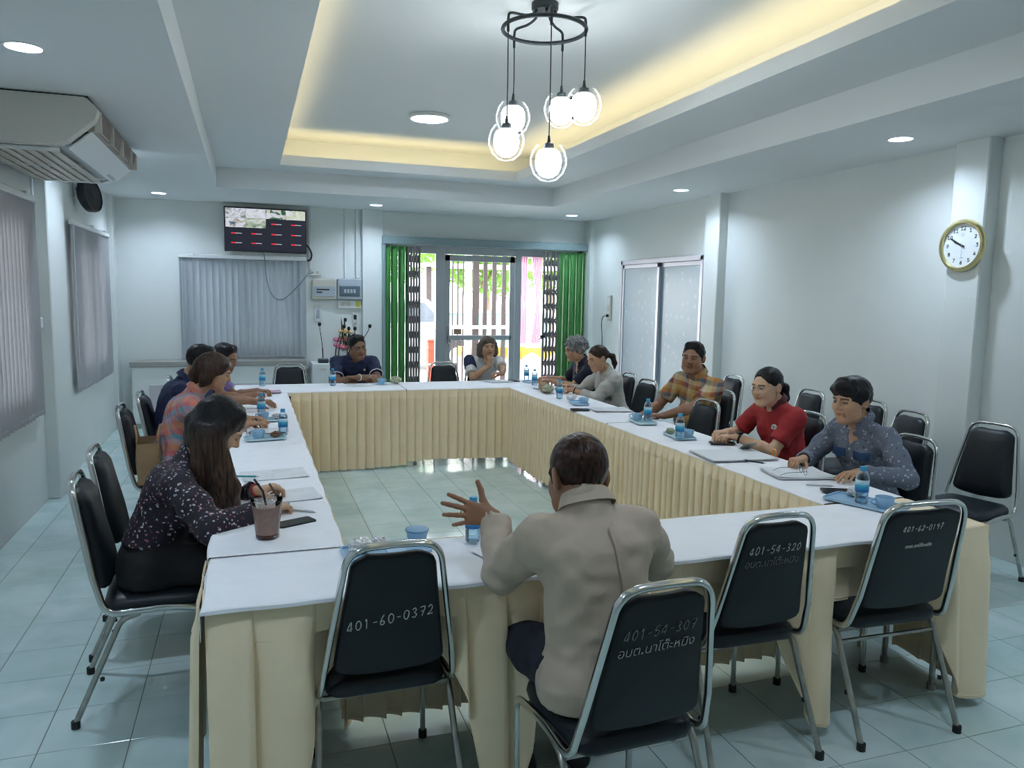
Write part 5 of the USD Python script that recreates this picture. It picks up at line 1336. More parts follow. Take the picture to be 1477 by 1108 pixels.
def make_hair(t, style, H, R, s, mt, N, fwd, rgt, up):
    g = lambda x, y, z: H + R @ (s * np.array([x, y, z])); d = lambda *v: R @ np.array(v, float)
    F = Field()
    grow = dict(short=.0065, flat=.004, curly=.014, bob=.013, long=.011, tied=.006, boyish=.013, wavy=.012)[style]
    r = np.array([.074, .094, .084]) + grow
    low = dict(short=-.040, flat=-.050, curly=-.06, bob=-.05, long=-.09, tied=-.045, boyish=-.045, wavy=-.06)[style]
    F.ell(g(0, -.014, .036), s * r, R, .01, cut=[(g(0, 0, low), d(0, .45, -1))])
    if style in ('short', 'curly', 'boyish'): F.rc(g(-.032, .040, .096), g(.032, .040, .096), (.020 + grow * .6) * s, (.020 + grow * .6) * s, .03)
    if style == 'curly':
        q = np.random.default_rng(5)
        for _ in range(46):
            v = nrm(q.normal(size=3)); v[2] = abs(v[2]) * 1.1 - .25; v[1] = v[1] * .9 - .25; v = nrm(v); F.ell(g(0, -.014, .03) + R @ (v * (r + .004) * s), np.full(3, .019 * s), R, .012)
    if style == 'wavy':
        q = np.random.default_rng(8)
        for x in (-1, 1):
            F.chain([g(x * .070, .005, .05), g(x * .086, -.008, -.02), g(x * .088, -.012, -.075), g(x * .078, .0, -.10)], np.array([.028, .034, .034, .016]) * s, .025)
            for j in range(7): F.ell(g(x * (.088 + .012 * q.random()), -.02 + .05 * (q.random() - .5), .03 - .02 * j), np.full(3, .021 * s), R, .012)
        F.chain([g(0, -.085, .02), g(0, -.092, -.06)], np.array([.05, .05]) * s, .03); F.rc(g(-.045, .056, .085), g(.05, .060, .078), .022 * s, .022 * s, .03)
    if style == 'bob':
        for x in (-1, 1): F.chain([g(x * .078, -.02, .02), g(x * .084, -.03, -.05), g(x * .070, -.045, -.092)], np.array([.034, .034, .018]) * s, .03)
        F.chain([g(0, -.085, .02), g(0, -.092, -.05), g(0, -.075, -.10)], np.array([.05, .048, .025]) * s, .03); F.rc(g(-.05, .052, .080), g(.055, .060, .070), .022 * s, .022 * s, .03)
    if style == 'tied':
        F.rc(g(0, -.10, .02), g(0, -.115, -.005), .030 * s, .026 * s, .02)
    if style == 'boyish':
        F.chain([g(-.055, .058, .072), g(0, .082, .082), g(.06, .058, .066)], np.array([.026, .026, .022]) * s, .02)
        for x in (-1, 1): F.rc(g(x * .074, -.005, .04), g(x * .080, .0, -.006), .024 * s, .012 * s, .02)
        F.chain([g(0, -.085, .0), g(0, -.078, -.065)], np.array([.042, .022]) * s, .03)
    # clear the face and ears
    if style == 'long':
        for x in (-1, 1):
            F.chain([g(x * .045, .035, .090), g(x * .078, .010, .02), g(x * .084, .0, -.07)], np.array([.030, .030, .032]) * s, .03)
        down = np.array([0, 0, -1.0])
        for x, y, r0, ln, fx, fy in ((-.075, .0, .034, .30, .0, .05), (-.050, -.055, .040, .34, -.01, .02), (0, -.085, .042, .36, .0, .0), (.05, -.06, .040, .34, .01, .02), (.072, .015, .036, .42, -.01, .09), (.082, -.02, .036, .40, .0, .055)):
            a = g(x, y, -.03); b = a + down * ln * .45 + R[:, 0] * fx + fwd * fy * .6 + (a - g(0, 0, -.03)) * .15; c_ = a + down * ln + R[:, 0] * fx * 2 + fwd * fy
            F.chain([a, b, c_], np.array([r0, r0 * .95, r0 * .45]) * s, .03)
        F.ell(g(0, .112, -.03), s * np.array([.052, .062, .092]), R, .015, op=-1)
    elif style in ('bob', 'wavy'): F.ell(g(0, .118, -.035), s * np.array([.070, .075, .098]), R, .012, op=-1)
    elif style == 'curly': F.ell(g(0, .118, -.030), s * np.array([.072, .070, .098]), R, .012, op=-1)
    elif style == 'boyish':
        F.ell(g(0, .115, -.045), s * np.array([.070, .065, .092]), R, .012, op=-1)
        for x in (-1, 1): F.ell(g(x * .095, -.006, -.022), s * np.array([.030, .024, .034]), R, .01, op=-1)
    else:
        F.ell(g(0, .118, -.014), s * np.array([.078, .074, .103]), R, .022, op=-1)
        for x in (-1, 1): F.ell(g(x * .092, .004, -.022), s * np.array([.026, .034, .040]), R, .012, op=-1)
        if style in ('short', 'flat'):
            for x in (-1, 1): F.rc(g(x * .072, .020, .02), g(x * .071, .018, -.012), .008 * s, .004 * s, .008)
    m = relax(F.mesh(.0062), 1)
    m = rumple(m, .0035 if style in ('boyish', 'tied', 'flat') else .006 if style != 'curly' else .010, 34 if style != 'curly' else 60, 3, (1, 1, .25) if style in ('long', 'bob') else (1, 1, 1))
    obj('hair', m, mt, t, smooth=True)
    if style == 'tied':
        Q = Field(); a = g(0, -.125, -.0); Q.chain([a, a + R @ np.array([0, -.035, -.03]) * s, a + R @ np.array([0, -.045, -.09]) * s + np.array([0, 0, -.01]), a + R @ np.array([0, -.03, -.15]) * s], np.array([.020, .026, .022, .008]) * s, .02)
        obj('ponytail', rumple(relax(Q.mesh(.006), 1), .004, 40, 2, (1, 1, .3)), mt, t, smooth=True)
        th_ = np.linspace(0, 2 * PI, 16, endpoint=False); obj('hair_tie', tube(a + s * .022 * (np.cos(th_)[:, None] * R[:, 0] + np.sin(th_)[:, None] * R[:, 2]), .006, 6, closed=True), 'rubber', t, smooth=60)
# ---------------------------------------------------------------- looks of the people
for k, c in dict(tan=(.48, .265, .155), brown=(.31, .155, .088), dark=(.24, .122, .072), fair=(.64, .39, .25), warm=(.53, .30, .18)).items(): skin_mat(k, c)
hair_mat('black', (.006, .006, .007), (.016, .015, .016)); hair_mat('brown_dark', (.022, .012, .008), (.06, .032, .020)); hair_mat('long', (.016, .010, .008), (.10, .056, .038), (70, 70, 3.5), .40, (1.04, 1.13, (.010, .009, .010))); hair_mat('grey', (.10, .10, .10), (.30, .30, .30)); hair_mat('greybrown', (.06, .045, .035), (.17, .13, .105)); hair_mat('reddish', (.010, .005, .004), (.055, .022, .015), (80, 14, 30), .30)
mat('navy', (.010, .018, .060), .8, bump=.1, bscale=200); mat('navy_dark', (.008, .011, .028), .8); mat('white_shirt', (.66, .66, .66), .8, bump=.1, bscale=200); mat('cream_shirt', (.50, .48, .43), .8, vary=.05, vscale=40); mat('beige_shirt', (.50, .41, .32), .72, bump=.08, bscale=300)
mat('red_shirt', (.36, .018, .022), .75, bump=.1, bscale=250); mat('maroon', (.085, .012, .018), .7); mat('lilac_shirt', (.26, .20, .46), .8); mat('orange', (.62, .16, .03), .6); mat('trouser_dark', (.012, .013, .017), .85); mat('black_skirt', (.004, .004, .005), .8); mat('jeans', (.012, .016, .030), .85, vary=.25, vscale=30); mat('denim_flap', (.020, .055, .14), .8); mat('gold', (.75, .50, .14), .25, 1.0); mat('white_band', (.70, .70, .68), .6)
spots('floral', (.016, .010, .020), [(0, (.50, .47, .48)), (.30, (.36, .12, .16)), (.52, (.28, .30, .36)), (.70, (.10, .03, .05)), (.86, (.52, .36, .34))], 62.0, .30)
spots('denim_grey', (.135, .155, .205), [(0, (.42, .42, .46)), (.42, (.07, .08, .12)), (.70, (.36, .38, .44))], 48.0, .27)
plaid('plaid_pink', [(0, (.60, .20, .10)), (.22, (.55, .34, .30)), (.42, (.12, .30, .42)), (.62, (.62, .24, .20)), (.82, (.45, .12, .22))], [(0, (.65, .30, .14)), (.3, (.50, .36, .40)), (.55, (.10, .34, .46)), (.75, (.60, .16, .14))], 9.0, 8.0, .5)
plaid('plaid_check', [(0, (.50, .33, .10)), (.26, (.50, .42, .28)), (.46, (.24, .05, .03)), (.62, (.05, .13, .16)), (.76, (.45, .16, .04))], [(0, (.52, .36, .12)), (.25, (.28, .06, .04)), (.45, (.55, .44, .30)), (.66, (.06, .15, .18)), (.82, (.50, .20, .05))], 5.2, 5.6, .15)
HP = PI / 2


def wrist_ring(ctx, sd, mt, r=.0055, off=.02, name='bracelet', flat=1.0):
    E, Wr, d, n, pose = ctx['arm'][sd]; u = nrm(Wr - E); a0 = nrm(np.cross(u, [0, 0, 1.0]) + 1e-6); b0 = np.cross(u, a0); th_ = np.linspace(0, 2 * PI, 20, endpoint=False)
    q = Wr - u * off + (ctx['ra'] * .56 + .003) * (np.cos(th_)[:, None] * a0 + np.sin(th_)[:, None] * b0); obj(name, tube(q, r, 6, closed=True), mt, ctx['t'], smooth=60)


def watch(ctx, sd, face='black_gloss', strap='rubber'):
    wrist_ring(ctx, sd, strap, .007, .02, 'watch'); E, Wr, d, n, pose = ctx['arm'][sd]; p = Wr - nrm(Wr - E) * .02 - nrm(n) * (ctx['ra'] * .56 + .008)
    obj('watch_face', xf(rbox(-.017, .017, -.019, .019, -.005, .005, .004), p), face, ctx['t'])


def held_pen(ctx, sd, mt):
    tp, Wr, d, n, u = ctx['tips'][sd]; a = (tp[0] + tp[4]) / 2; tip = a + d * .012 + n * .035; top = a - d * .05 - n * .085
    obj('pen', tube([tip, tip + (top - tip) * .1, top], [.001, .0042, .0042], 8), mt, ctx['t'], smooth=60)


def spectacles(ctx, mt='lamp_dark'):
    H, R, s = ctx['H'], ctx['R'], ctx['hs']; g = lambda x, y, z: H + R @ (s * np.array([x, y, z])); th_ = np.linspace(0, 2 * PI, 20, endpoint=False); ms = []
    for x in (-1, 1):
        ms.append(tube([g(x * .033 + .022 * math.cos(a), .101 - .006 * abs(math.cos(a)) * 0, .002 + .017 * math.sin(a)) for a in th_], .0013, 5, closed=True)); ms.append(tube([g(x * .055, .100, .006), g(x * .076, .06, .010), g(x * .079, -.01, .010)], .0013, 5))
    ms.append(tube([g(-.011, .102, .005), g(0, .105, .008), g(.011, .102, .005)], .0013, 5)); obj('spectacles', cat(ms), mt, ctx['t'], smooth=60)


def disc_on(ctx, x, z, mt, r, nm, inner=None, along=None):
    """A small badge laid on the chest."""
    base = ctx['Cc'] + ctx['rgt'] * x + ctx['ax'] * z; v = np.asarray(ctx['sm'].vertices); w = v - base; dd = w @ ctx['fwd']; off = np.linalg.norm(w - dd[:, None] * ctx['fwd'], axis=1); k = np.argmax(np.where(off < .02, dd, -9)); nn = nrm(usdkit.meshkit.arrays(ctx['sm'], True)[2][k] * .5 + ctx['fwd']); p = v[k]
    e1 = nrm(np.cross(ctx['ax'], nn)); e2 = np.cross(nn, e1); Rm = np.stack([e1, e2, nn], 1)
    b = lathe([(0, -.004), (r, -.004), (r, .003), (0, .004)], 22); b.vertices = b.vertices @ Rm.T + p; obj(nm, b, mt, ctx['t'])
    if inner:
        q = extrude(sg.Polygon([(-.5, .45), (.15, .5), (.5, .2), (.1, .05), (-.1, -.5), (-.25, .05)]), .0012, .0042); q.vertices = (q.vertices * [r * 1.2, r * 1.2, 1]) @ Rm.T + p; obj('emblem', q, inner, ctx['t'], smooth=False)


# 1 woman with long hair, left table, nearest
def ex1(c):
    for sd in (1, -1):
        E, Wr, d, n, pose = c['arm'][sd]; u = nrm(Wr - E); Q = Field(); Q.rc(E + (Wr - E) * .66, Wr - u * .012, .042, .040, .01, cut=[(E + (Wr - E) * .68, -u), (Wr - u * .015, u)]); obj('cuff', rumple(relax(Q.mesh(.006), 1), .004, 40, 1), 'cuff_chiffon', c['t'], smooth=True)
        a0 = nrm(np.cross(u, [0, 0, 1.0])); b0 = np.cross(u, a0); th_ = np.linspace(0, 2 * PI, 40, endpoint=False); rr = .041 + .006 * np.sin(th_ * 7)
        obj('cuff_frill', tube(Wr - u * .012 + rr[:, None] * (np.cos(th_)[:, None] * a0 + np.sin(th_)[:, None] * b0) + u * (.006 * np.sin(th_ * 9))[:, None], .0045, 5, closed=True), 'black_skirt', c['t'], smooth=60)
    wrist_ring(c, -1, 'red_shirt', .0045, -.004)
    held_pen(c, -1, 'bark')


mat('cuff_chiffon', (.14, .155, .19), .8, vary=.2, vscale=60)
person('woman with long brown hair and dark floral blouse writing at the near left table', (-.40, 3.34), -HP, (-.245, 3.35, .955), (-.135, 3.36, 1.085), 0, .62, 0, 1.0, True, 'fair', .165, 1.0, 0, 'floral', 'long', 1.15, 'black_skirt', 'hair_long', 'long',
       hands=((.045, 3.13, .785, 'loose'), (.01, 3.43, .79, 'pen')), poles=((.9, -.2, -.5), (-.6, -.3, -.7)), hdirs=((.85, .5, 0), (.95, .1, .10)), vneck=.03, legs='skirt', knee=.36, hem=.655, extras=ex1, rump=(.008, 15))


# 2 woman in pink plaid
def ex2(c): held_pen(c, 1, 'rubber')


person('short haired woman in an orange and blue checked blouse writing at the left table', (-.50, 5.28), -HP, (-.34, 5.27, 1.00), (-.225, 5.26, 1.125), -.05, .30, 0, .98, True, 'tan', .165, 1.02, 0, 'plaid_pink', 'three', 1.15, 'trouser_dark', 'hair_brown_dark', 'bob',
       hands=((-.02, 5.23, .79, 'pen'), (-.04, 5.48, .785, 'flat')), poles=((.8, -.4, -.5), (-.6, -.4, -.6)), hdirs=((1, .05, -.05), (1, -.3, 0)), collar=('plaid_pink', 'shirt'), vneck=.04, knee=.44, extras=ex2)
# 3 man in navy behind her
person('dark haired man in a dark blue shirt leaning over the left table, arms stretched forward', (-.55, 5.98), -HP, (-.44, 5.97, 1.01), (-.335, 5.96, 1.13), -.1, .25, 0, 1.02, False, 'brown', .19, 1.08, 0, 'navy', 'short', 1.1, 'trouser_dark', 'hair_black', 'short',
       hands=((.10, 6.12, .80, 'flat'), (.06, 6.22, .79, 'loose')), poles=((.6, -.4, -.7), (-.6, -.4, -.6)), hdirs=((1, .1, -.1), (1, -.1, 0)), collar=('navy', 'polo'), knee=.44)
# 4 man in lilac
person('man in a lilac shirt at the far end of the left table, half hidden', (-.42, 6.95), -HP, (-.30, 6.90, .99), (-.205, 6.83, 1.085), -.55, .30, 0, 1.02, False, 'brown', .185, 1.05, 0, 'lilac_shirt', 'short', 1.1, 'trouser_dark', 'hair_black', 'short',
       hands=((.02, 6.62, .80, 'loose'), (.05, 6.95, .79, 'loose')), poles=((.8, .2, -.6), (-.6, -.3, -.6)), hdirs=((.5, .8, 0), (.8, -.5, 0)), collar=('lilac_shirt', 'polo'), knee=.44)


# 5 man in navy polo at the far table
def ex5(c): wrist_ring(c, -1, 'white_band', .006, .02, 'watch'); wrist_ring(c, 1, 'gold', .004, .0); disc_on(c, -.10, .07, 'white_band', .012, 'badge'); disc_on(c, -.02, -.02, 'orange', .010, 'badge')


person('man in a navy polo with white trim, arms folded on the far table', (1.02, 8.14), PI, (1.02, 8.00, 1.00), (1.03, 7.90, 1.10), .25, .16, .12, 1.05, False, 'dark', .20, 1.12, 0, 'navy', 'short', 1.15, 'trouser_dark', 'hair_black', 'short',
       hands=((1.04, 7.715, .80, 'loose'), (1.00, 7.665, .815, 'loose')), poles=((1, -.1, -.5), (-1, -.1, -.5)), hdirs=((1, -.05, 0), (-1, .15, 0)), collar=('navy', 'polo', 'white_band'), vneck=.05, cuffs='white_band', extras=ex5, jaw=1.12, knee=.38)


# 6 woman in white at the far table
def ex6(c):
    E, Wr, d, n, pose = c['arm'][1]; Q = Field(); S_ = c['Sh'][1]; Q.rc(S_ + c['ax'] * .012, S_ + (E - S_) * .45, c['ra'] + .021, c['ra'] + .024, .01, cut=[(S_ + (E - S_) * .40, E - S_)]); obj('shoulder_panel', relax(Q.mesh(.009), 1), 'navy', c['t'], smooth=True); wrist_ring(c, -1, 'gold', .003, .02)


person('wavy haired woman in a white blouse, chin on her hand, far table', (2.48, 8.32), PI, (2.475, 8.22, .975), (2.480, 8.12, 1.078), .0, .02, .06, .98, True, 'tan', .18, 1.05, 0, 'white_shirt', 'short', 1.2, 'trouser_dark', 'hair_greybrown', 'wavy',
       hands=((2.465, 7.985, .885, 'fist'), (2.52, 7.66, .795, 'loose')), poles=((.5, .6, -1.0), (-.9, -.1, -.3)), hdirs=((.05, .05, 1), (-.9, .1, 0)), hnorm=((0, 1, .1), (0, 0, -1)), vneck=.07, extras=ex6, knee=.38, lip=(.78, .40, .38))


# 7 grey haired woman, right table far end
def ex7(c): disc_on(c, .06, .09, 'orange', .008, 'badge')


person('grey haired woman in a navy polo with orange trim at the right table', (3.259, 7.110), HP, (3.172, 7.11, 1.005), (3.089, 7.1, 1.117), .05, .12, 0, 1.0, True, 'tan', .175, 1.05, 0, 'navy_dark', 'short', 1.2, 'trouser_dark', 'hair_grey', 'curly',
       hands=((2.93, 7.45, .80, 'loose'), (2.88, 7.20, .80, 'loose')), poles=((.6, -.3, -.6), (-.6, -.4, -.6)), hdirs=((-.9, -.3, 0), (-.9, .3, 0)), collar=('navy_dark', 'polo', 'orange'), vneck=.05, extras=ex7, knee=.42)


# 8 woman in cream with a ponytail
def ex8(c): wrist_ring(c, -1, 'rubber', .005, .02, 'watch')


person('woman with tied brown hair in a cream blouse at the right table, looking down', (3.247, 6.532), HP, (3.154, 6.523, 0.972), (3.062, 6.503, 1.08), .12, .28, 0, .99, True, 'warm', .172, 1.05, 0, 'cream_shirt', 'three', 1.12, 'trouser_dark', 'hair_brown_dark', 'tied',
       hands=((2.84, 6.72, .80, 'loose'), (2.82, 6.52, .79, 'loose')), poles=((.6, -.3, -.6), (-.5, -.5, -.6)), hdirs=((-.9, -.3, .1), (-.8, .5, 0)), vneck=.04, extras=ex8, knee=.42)
# 9 man in checked shirt
person('heavyset man in a yellow, red and teal checked shirt at the right table', (3.40, 5.29), HP + .30, (3.33, 5.24, 1.060), (3.27, 5.21, 1.19), .42, .05, -.05, 1.04, False, 'brown', .19, 1.12, .02, 'plaid_check', 'short', 1.2, 'trouser_dark', 'hair_black', 'short',
       hands=((2.93, 5.30, .76, 'loose'), (2.92, 5.02, .775, 'loose')), poles=((.7, -.3, -.7), (-.8, -.4, -.6)), hdirs=((-.8, -.5, -.2), (-.9, .4, 0)), collar=('plaid_check', 'shirt'), jaw=1.15, knee=.40)


# 10 woman in red
def ex10(c): spectacles(c, 'aluminium'); watch(c, -1); disc_on(c, -.080, .055, 'white_band', .024, 'badge', 'teal_steel')


person('woman in spectacles and a red polo with maroon collar at the right table', (3.252, 4.046), HP, (3.151, 4.037, 1.006), (3.064, 4.017, 1.108), .22, .10, 0, 1.0, True, 'fair', .18, 1.12, 0, 'red_shirt', 'short', 1.18, 'trouser_dark', 'hair_black', 'tied',
       hands=((2.91, 4.20, .795, 'loose'), (2.88, 4.05, .79, 'loose')), poles=((.7, -.3, -.5), (-.7, -.4, -.6)), hdirs=((-.9, -.2, 0), (-.9, .3, 0)), collar=('maroon', 'polo', 'maroon'), vneck=.06, extras=ex10, knee=.42, jaw=1.06)


# 11 woman in denim
def ex11(c):
    wrist_ring(c, 1, 'rubber', .006, .015, 'watch')
    for x in (-.085, .075):
        base = c['Cc'] + c['rgt'] * x + c['ax'] * .035; v = np.asarray(c['sm'].vertices); dl = []
        for a in np.linspace(-.05, .05, 9):
            row = []
            for b in np.linspace(0, -.045, 5):
                q = base + c['rgt'] * a + c['ax'] * (b - (.012 if abs(a) < .012 and b < -.04 else 0)); w = v - q; off = np.linalg.norm(w - (w @ c['fwd'])[:, None] * c['fwd'], axis=1); f = np.max(np.where((off < .016) & (np.abs(w @ c['fwd']) < .16), w @ c['fwd'], .09)); f = min(f, .16); row.append(q + c['fwd'] * (f + .003))
            dl.append(row)
        obj('pocket_flap', thick(np.array(dl), .003), 'denim_flap', c['t'], smooth=50)
    for k in range(4): disc_on(c, -.004, .05 - k * .07, 'cream_plastic', .006, 'button')


person('woman in a grey denim shirt with blue pocket flaps, nearest on the right', (3.213, 3.290), HP, (3.122, 3.29, 1.01), (3.045, 3.28, 1.121), .14, .10, 0, 1.02, True, 'warm', .185, 1.05, 0, 'denim_grey', 'long', 1.0, 'trouser_dark', 'hair_black', 'boyish',
       hands=((2.83, 3.37, .795, 'loose'), (2.90, 3.04, .79, 'flat')), poles=((.7, -.3, -.5), (-.8, -.5, -.5)), hdirs=((-.9, -.35, 0), (-.95, -.25, 0)), collar=('denim_grey', 'shirt'), vneck=.03, extras=ex11, knee=.42)


# 12 man in beige seen from behind
def ex12(c):
    tp, Wr, d, n, u = c['tips'][-1]
    q = Wr + d * .098 - u * .012; a0 = nrm(np.cross(d, n)); th_ = np.linspace(0, 2 * PI, 18, endpoint=False)
    obj('ring', tube(q + .0098 * (np.cos(th_)[:, None] * a0 + np.sin(th_)[:, None] * n) + d * .018, .0016, 6, closed=True), 'gold', c['t'], smooth=60)
    # back pleat of the shirt
    b = c['Cc'] - c['fwd'] * .12; v = np.asarray(c['sm'].vertices); P_ = []
    for f in np.linspace(.13, -.10, 14):
        p = c['Cc'] + c['ax'] * f + c['rgt'] * (.028 - f * .10); w = v - p; off = np.linalg.norm(w - (w @ c['fwd'])[:, None] * c['fwd'], axis=1); g = np.min(np.where(off < .016, w @ c['fwd'], 9)); P_.append(p + c['fwd'] * (g - .002))
    obj('back_pleat', tube(np.array(P_), .0045, 6, flat=.5), 'beige_shirt', c['t'], smooth=60)


person('man in a beige shirt at the near table, seen from behind, left hand raised', (.955, 1.97), 0, (.945, 2.05, 1.025), (.935, 2.10, 1.105), .06, .32, .02, 1.08, False, 'brown', .172, 1.02, 0, 'beige_shirt', 'long', 1.10, 'jeans', 'hair_reddish', 'flat',
       hands=((1.17, 2.36, .80, 'loose'), (.757, 2.375, .915, 'open')), poles=((.8, -.4, -.7), (-.30, .0, -1.0)), hdirs=((.2, 1, 0), (-.84, .05, .22)), hnorm=((0, 0, -1), (.05, .90, -.30)), collar=('beige_shirt', 'shirt'), extras=ex12, handstep=.0032, knee=.38, rump=(.012, 11), arms=.86)
# ================================================================ things on the tables
TT = TZ + .0115
M['bottle_plastic'] = usdkit.material(stage, '/World/Looks/bottle_plastic', {'w': ('layer_weight', dict(blend=.30)), 't': ('transparent_bsdf', dict(color=(.90, .95, .98))), 'g': ('principled_bsdf', dict(base_color=(.75, .85, .92), roughness=.06)), 'm': ('mix_closure', {})}, [('w.facing', 'm.fac'), ('t.BSDF', 'm.closure1'), ('g.BSDF', 'm.closure2')], surface='m.closure')
pane('water', (.72, .86, .93), .02); pane('cup_clear', (.95, .96, .97), .04)
mat('cap_blue', (.05, .36, .62), .35); mat('tray_blue', (.36, .56, .74), .35); mat('cup_blue', (.34, .55, .74), .3); mat('tray_pale', (.48, .66, .72), .35)
n = {'tc': ('texture_coordinate', {}), 'sx': ('separate_xyz', {}), 'rp': ('rgb_ramp', dict(ramp=[(0, (.01, .10, .34)), (.30, (.02, .26, .55)), (.55, (.05, .46, .60)), (.75, (.45, .70, .82)), (1, (.70, .82, .90))])), 'mr': ('map_range', dict(from_min=.058, from_max=.112)), 'nz': ('noise_texture', dict(scale=55.0)), 'ad': ('math', dict(math_type='multiply_add', value2=.45)), 'sb': ('math', dict(math_type='subtract', value2=.22)), 'p': ('principled_bsdf', dict(roughness=.35))}
M['bottle_label'] = usdkit.material(stage, '/World/Looks/bottle_label', n, [('tc.object', 'sx.vector'), ('sx.z', 'mr.value'), ('tc.object', 'nz.vector'), ('nz.fac', 'ad.value1'), ('mr.result', 'ad.value3'), ('ad.value', 'sb.value1'), ('sb.value', 'rp.fac'), ('rp.color', 'p.base_color')], surface='p.BSDF')


def bottle_parts(t):
    out = [(0, .003), (.016, .001), (.0265, .004), (.029, .012), (.0275, .022), (.029, .030), (.029, .055), (.0285, .058), (.0285, .112), (.029, .116), (.027, .128), (.019, .146), (.0125, .152), (.0125, .160), (0, .160)]
    obj('body', lathe(out, 22), 'bottle_plastic', t, smooth=40)
    obj('water', lathe([(0, .006), (.024, .006), (.0268, .014), (.0268, .118), (.021, .134), (0, .134)], 18), 'water', t, smooth=40)
    obj('label', lathe([(.0292, .058), (.0296, .0585), (.0296, .1115), (.0292, .112)], 26), 'bottle_label', t, smooth=40)
    obj('cap', lathe([(0, .151), (.0145, .151), (.0145, .154), (.0142, .167), (.0125, .170), (0, .170)], 22), 'cap_blue', t, smooth=40)


BOT = [(.183, 4.935, 'beside the elbow of the checked blouse, left table'), (.065, 5.74, 'in front of the dark blue shirt, left table'), (.10, 7.60, 'at the far left corner of the table square'), (.742, 7.50, 'in front of the navy polo, far table'), (2.755, 7.60, 'right of the woman in white, at the far corner'), (2.68, 7.15, 'beside the brown snack bag, far end of right table'),
       (2.556, 6.19, 'before the woman in cream, right table'), (2.72, 4.905, 'on the tray before the yellow checked shirt'), (2.576, 4.223, 'on the inner table edge before the red shirt'), (2.565, 2.665, 'on the near right tray with the blue cup'), (.753, 2.613, 'at the near table, under the gesturing hand')]
b0 = None
for x, y, w in BOT:
    lab = f'small blue capped water bottle, {w}'
    if b0 is None: b0 = thing('water_bottle', lab, 'bottle', (x, y, TT), 0, 'water bottles'); bottle_parts(b0)
    else: dup(b0, (x, y, TT), x * 7, lab)


def tray_parts(t, a=.125, b=.075, mt='tray_pale'):
    o = rrect(2 * a, 2 * b, .025); i_ = rrect(2 * a - .012, 2 * b - .012, .020)
    obj('base', extrude(o.buffer(-.002), .003, .001), mt, t); obj('rim', extrude(o.difference(i_), .010, .003), mt, t); obj('divider', rbox(-.003, .003, -b + .008, b - .008, .003, .008, .001), mt, t)


def cup_parts(t, mt='cup_blue'):
    obj('bowl', lathe([(0, .002), (.026, .001), (.030, .006), (.036, .030), (.040, .050), (.038, .051), (.034, .032), (.028, .009), (0, .008)], 24), mt, t, smooth=50)
    obj('handle', tube(spline([[.035, 0, .042], [.054, 0, .040], [.056, 0, .024], [.034, 0, .016]], 5), .0035, 6), mt, t, smooth=60)


TR = [(.075, 4.86, .15, 'before the checked blouse, left table', 'tray_pale', .12, .07), (.10, 5.56, .15, 'before the dark blue shirt, left table', 'tray_pale', .12, .07), (2.615, 5.90, 1.35, 'before the woman in cream, right table', 'tray_blue', .12, .07), (2.680, 4.90, 1.40, 'under the bottle before the yellow checked shirt', 'tray_pale', .12, .075), (2.640, 4.33, 1.45, 'before the empty pushed-in chair, right table', 'tray_pale', .125, .07), (2.585, 2.66, -1.2, 'at the near right corner under bottle and cup', 'tray_blue', .165, .085), (.435, 2.60, .10, 'at the near table behind the chair marked 401-60', 'tray_blue', .15, .075), (2.80, 7.50, .2, 'at the far right corner between two bottles', 'tray_blue', .11, .065)]
for x, y, a, w, mt, A, B in TR:
    t = thing('snack_tray', f'light blue plastic snack tray {w}', 'tray', (x, y, TT), a, 'snack trays'); tray_parts(t, A, B, mt)
CU = [(.035, 4.85, 2.6, 'on the left tray before the checked blouse'), (.075, 5.55, 2.6, 'on the tray before the dark blue shirt'), (1.215, 7.55, .4, 'in front of the folded arms of the navy polo'), (2.63, 5.83, 2.0, 'on the tray before the woman in cream'), (2.665, 4.96, 2.4, 'on the tray before the yellow checked shirt'), (2.660, 4.26, 2.0, 'on the tray left of the hands in red'), (2.598, 2.565, 2.8, 'on the near right tray by the bottle')]
c0 = None
for x, y, a, w in CU:
    lab = f'light blue coffee cup {w}'; z = TT + (.0045 if y not in (7.55,) else .006)
    if c0 is None: c0 = thing('coffee_cup', lab, 'cup', (x, y, z), a, 'blue coffee cups'); cup_parts(c0)
    else: dup(c0, (x, y, z), a, lab)
solo('saucer', lathe([(0, 0), (.045, .0), (.068, .006), (.066, .008), (.044, .004), (0, .004)], 28), 'tray_blue', 'light blue saucer under the cup of the man in the navy polo', 'saucer', (1.215, 7.55, TT))
mat('foil', (.66, .66, .66), .25, .3); mat('snack_brown', (.17, .085, .05), .5, vary=.4, vscale=80); mat('snack_green', (.42, .44, .30), .6); mat('kraft', (.30, .185, .095), .75, vary=.10, vscale=12, bump=.1, bscale=90)


def crumple(r, seed, flat=.5):
    m = trimesh.creation.icosphere(3, 1.0); v = m.vertices; f = meshkit.fbm(v * 2.6 + seed, 3, seed); m.vertices = v * (r * (.55 + .9 * f))[:, None] * [1, 1, flat] if np.ndim(r) else v * (.55 + .9 * f)[:, None] * np.array([r, r, r * flat]); m.vertices[:, 2] -= m.vertices[:, 2].min(); return m


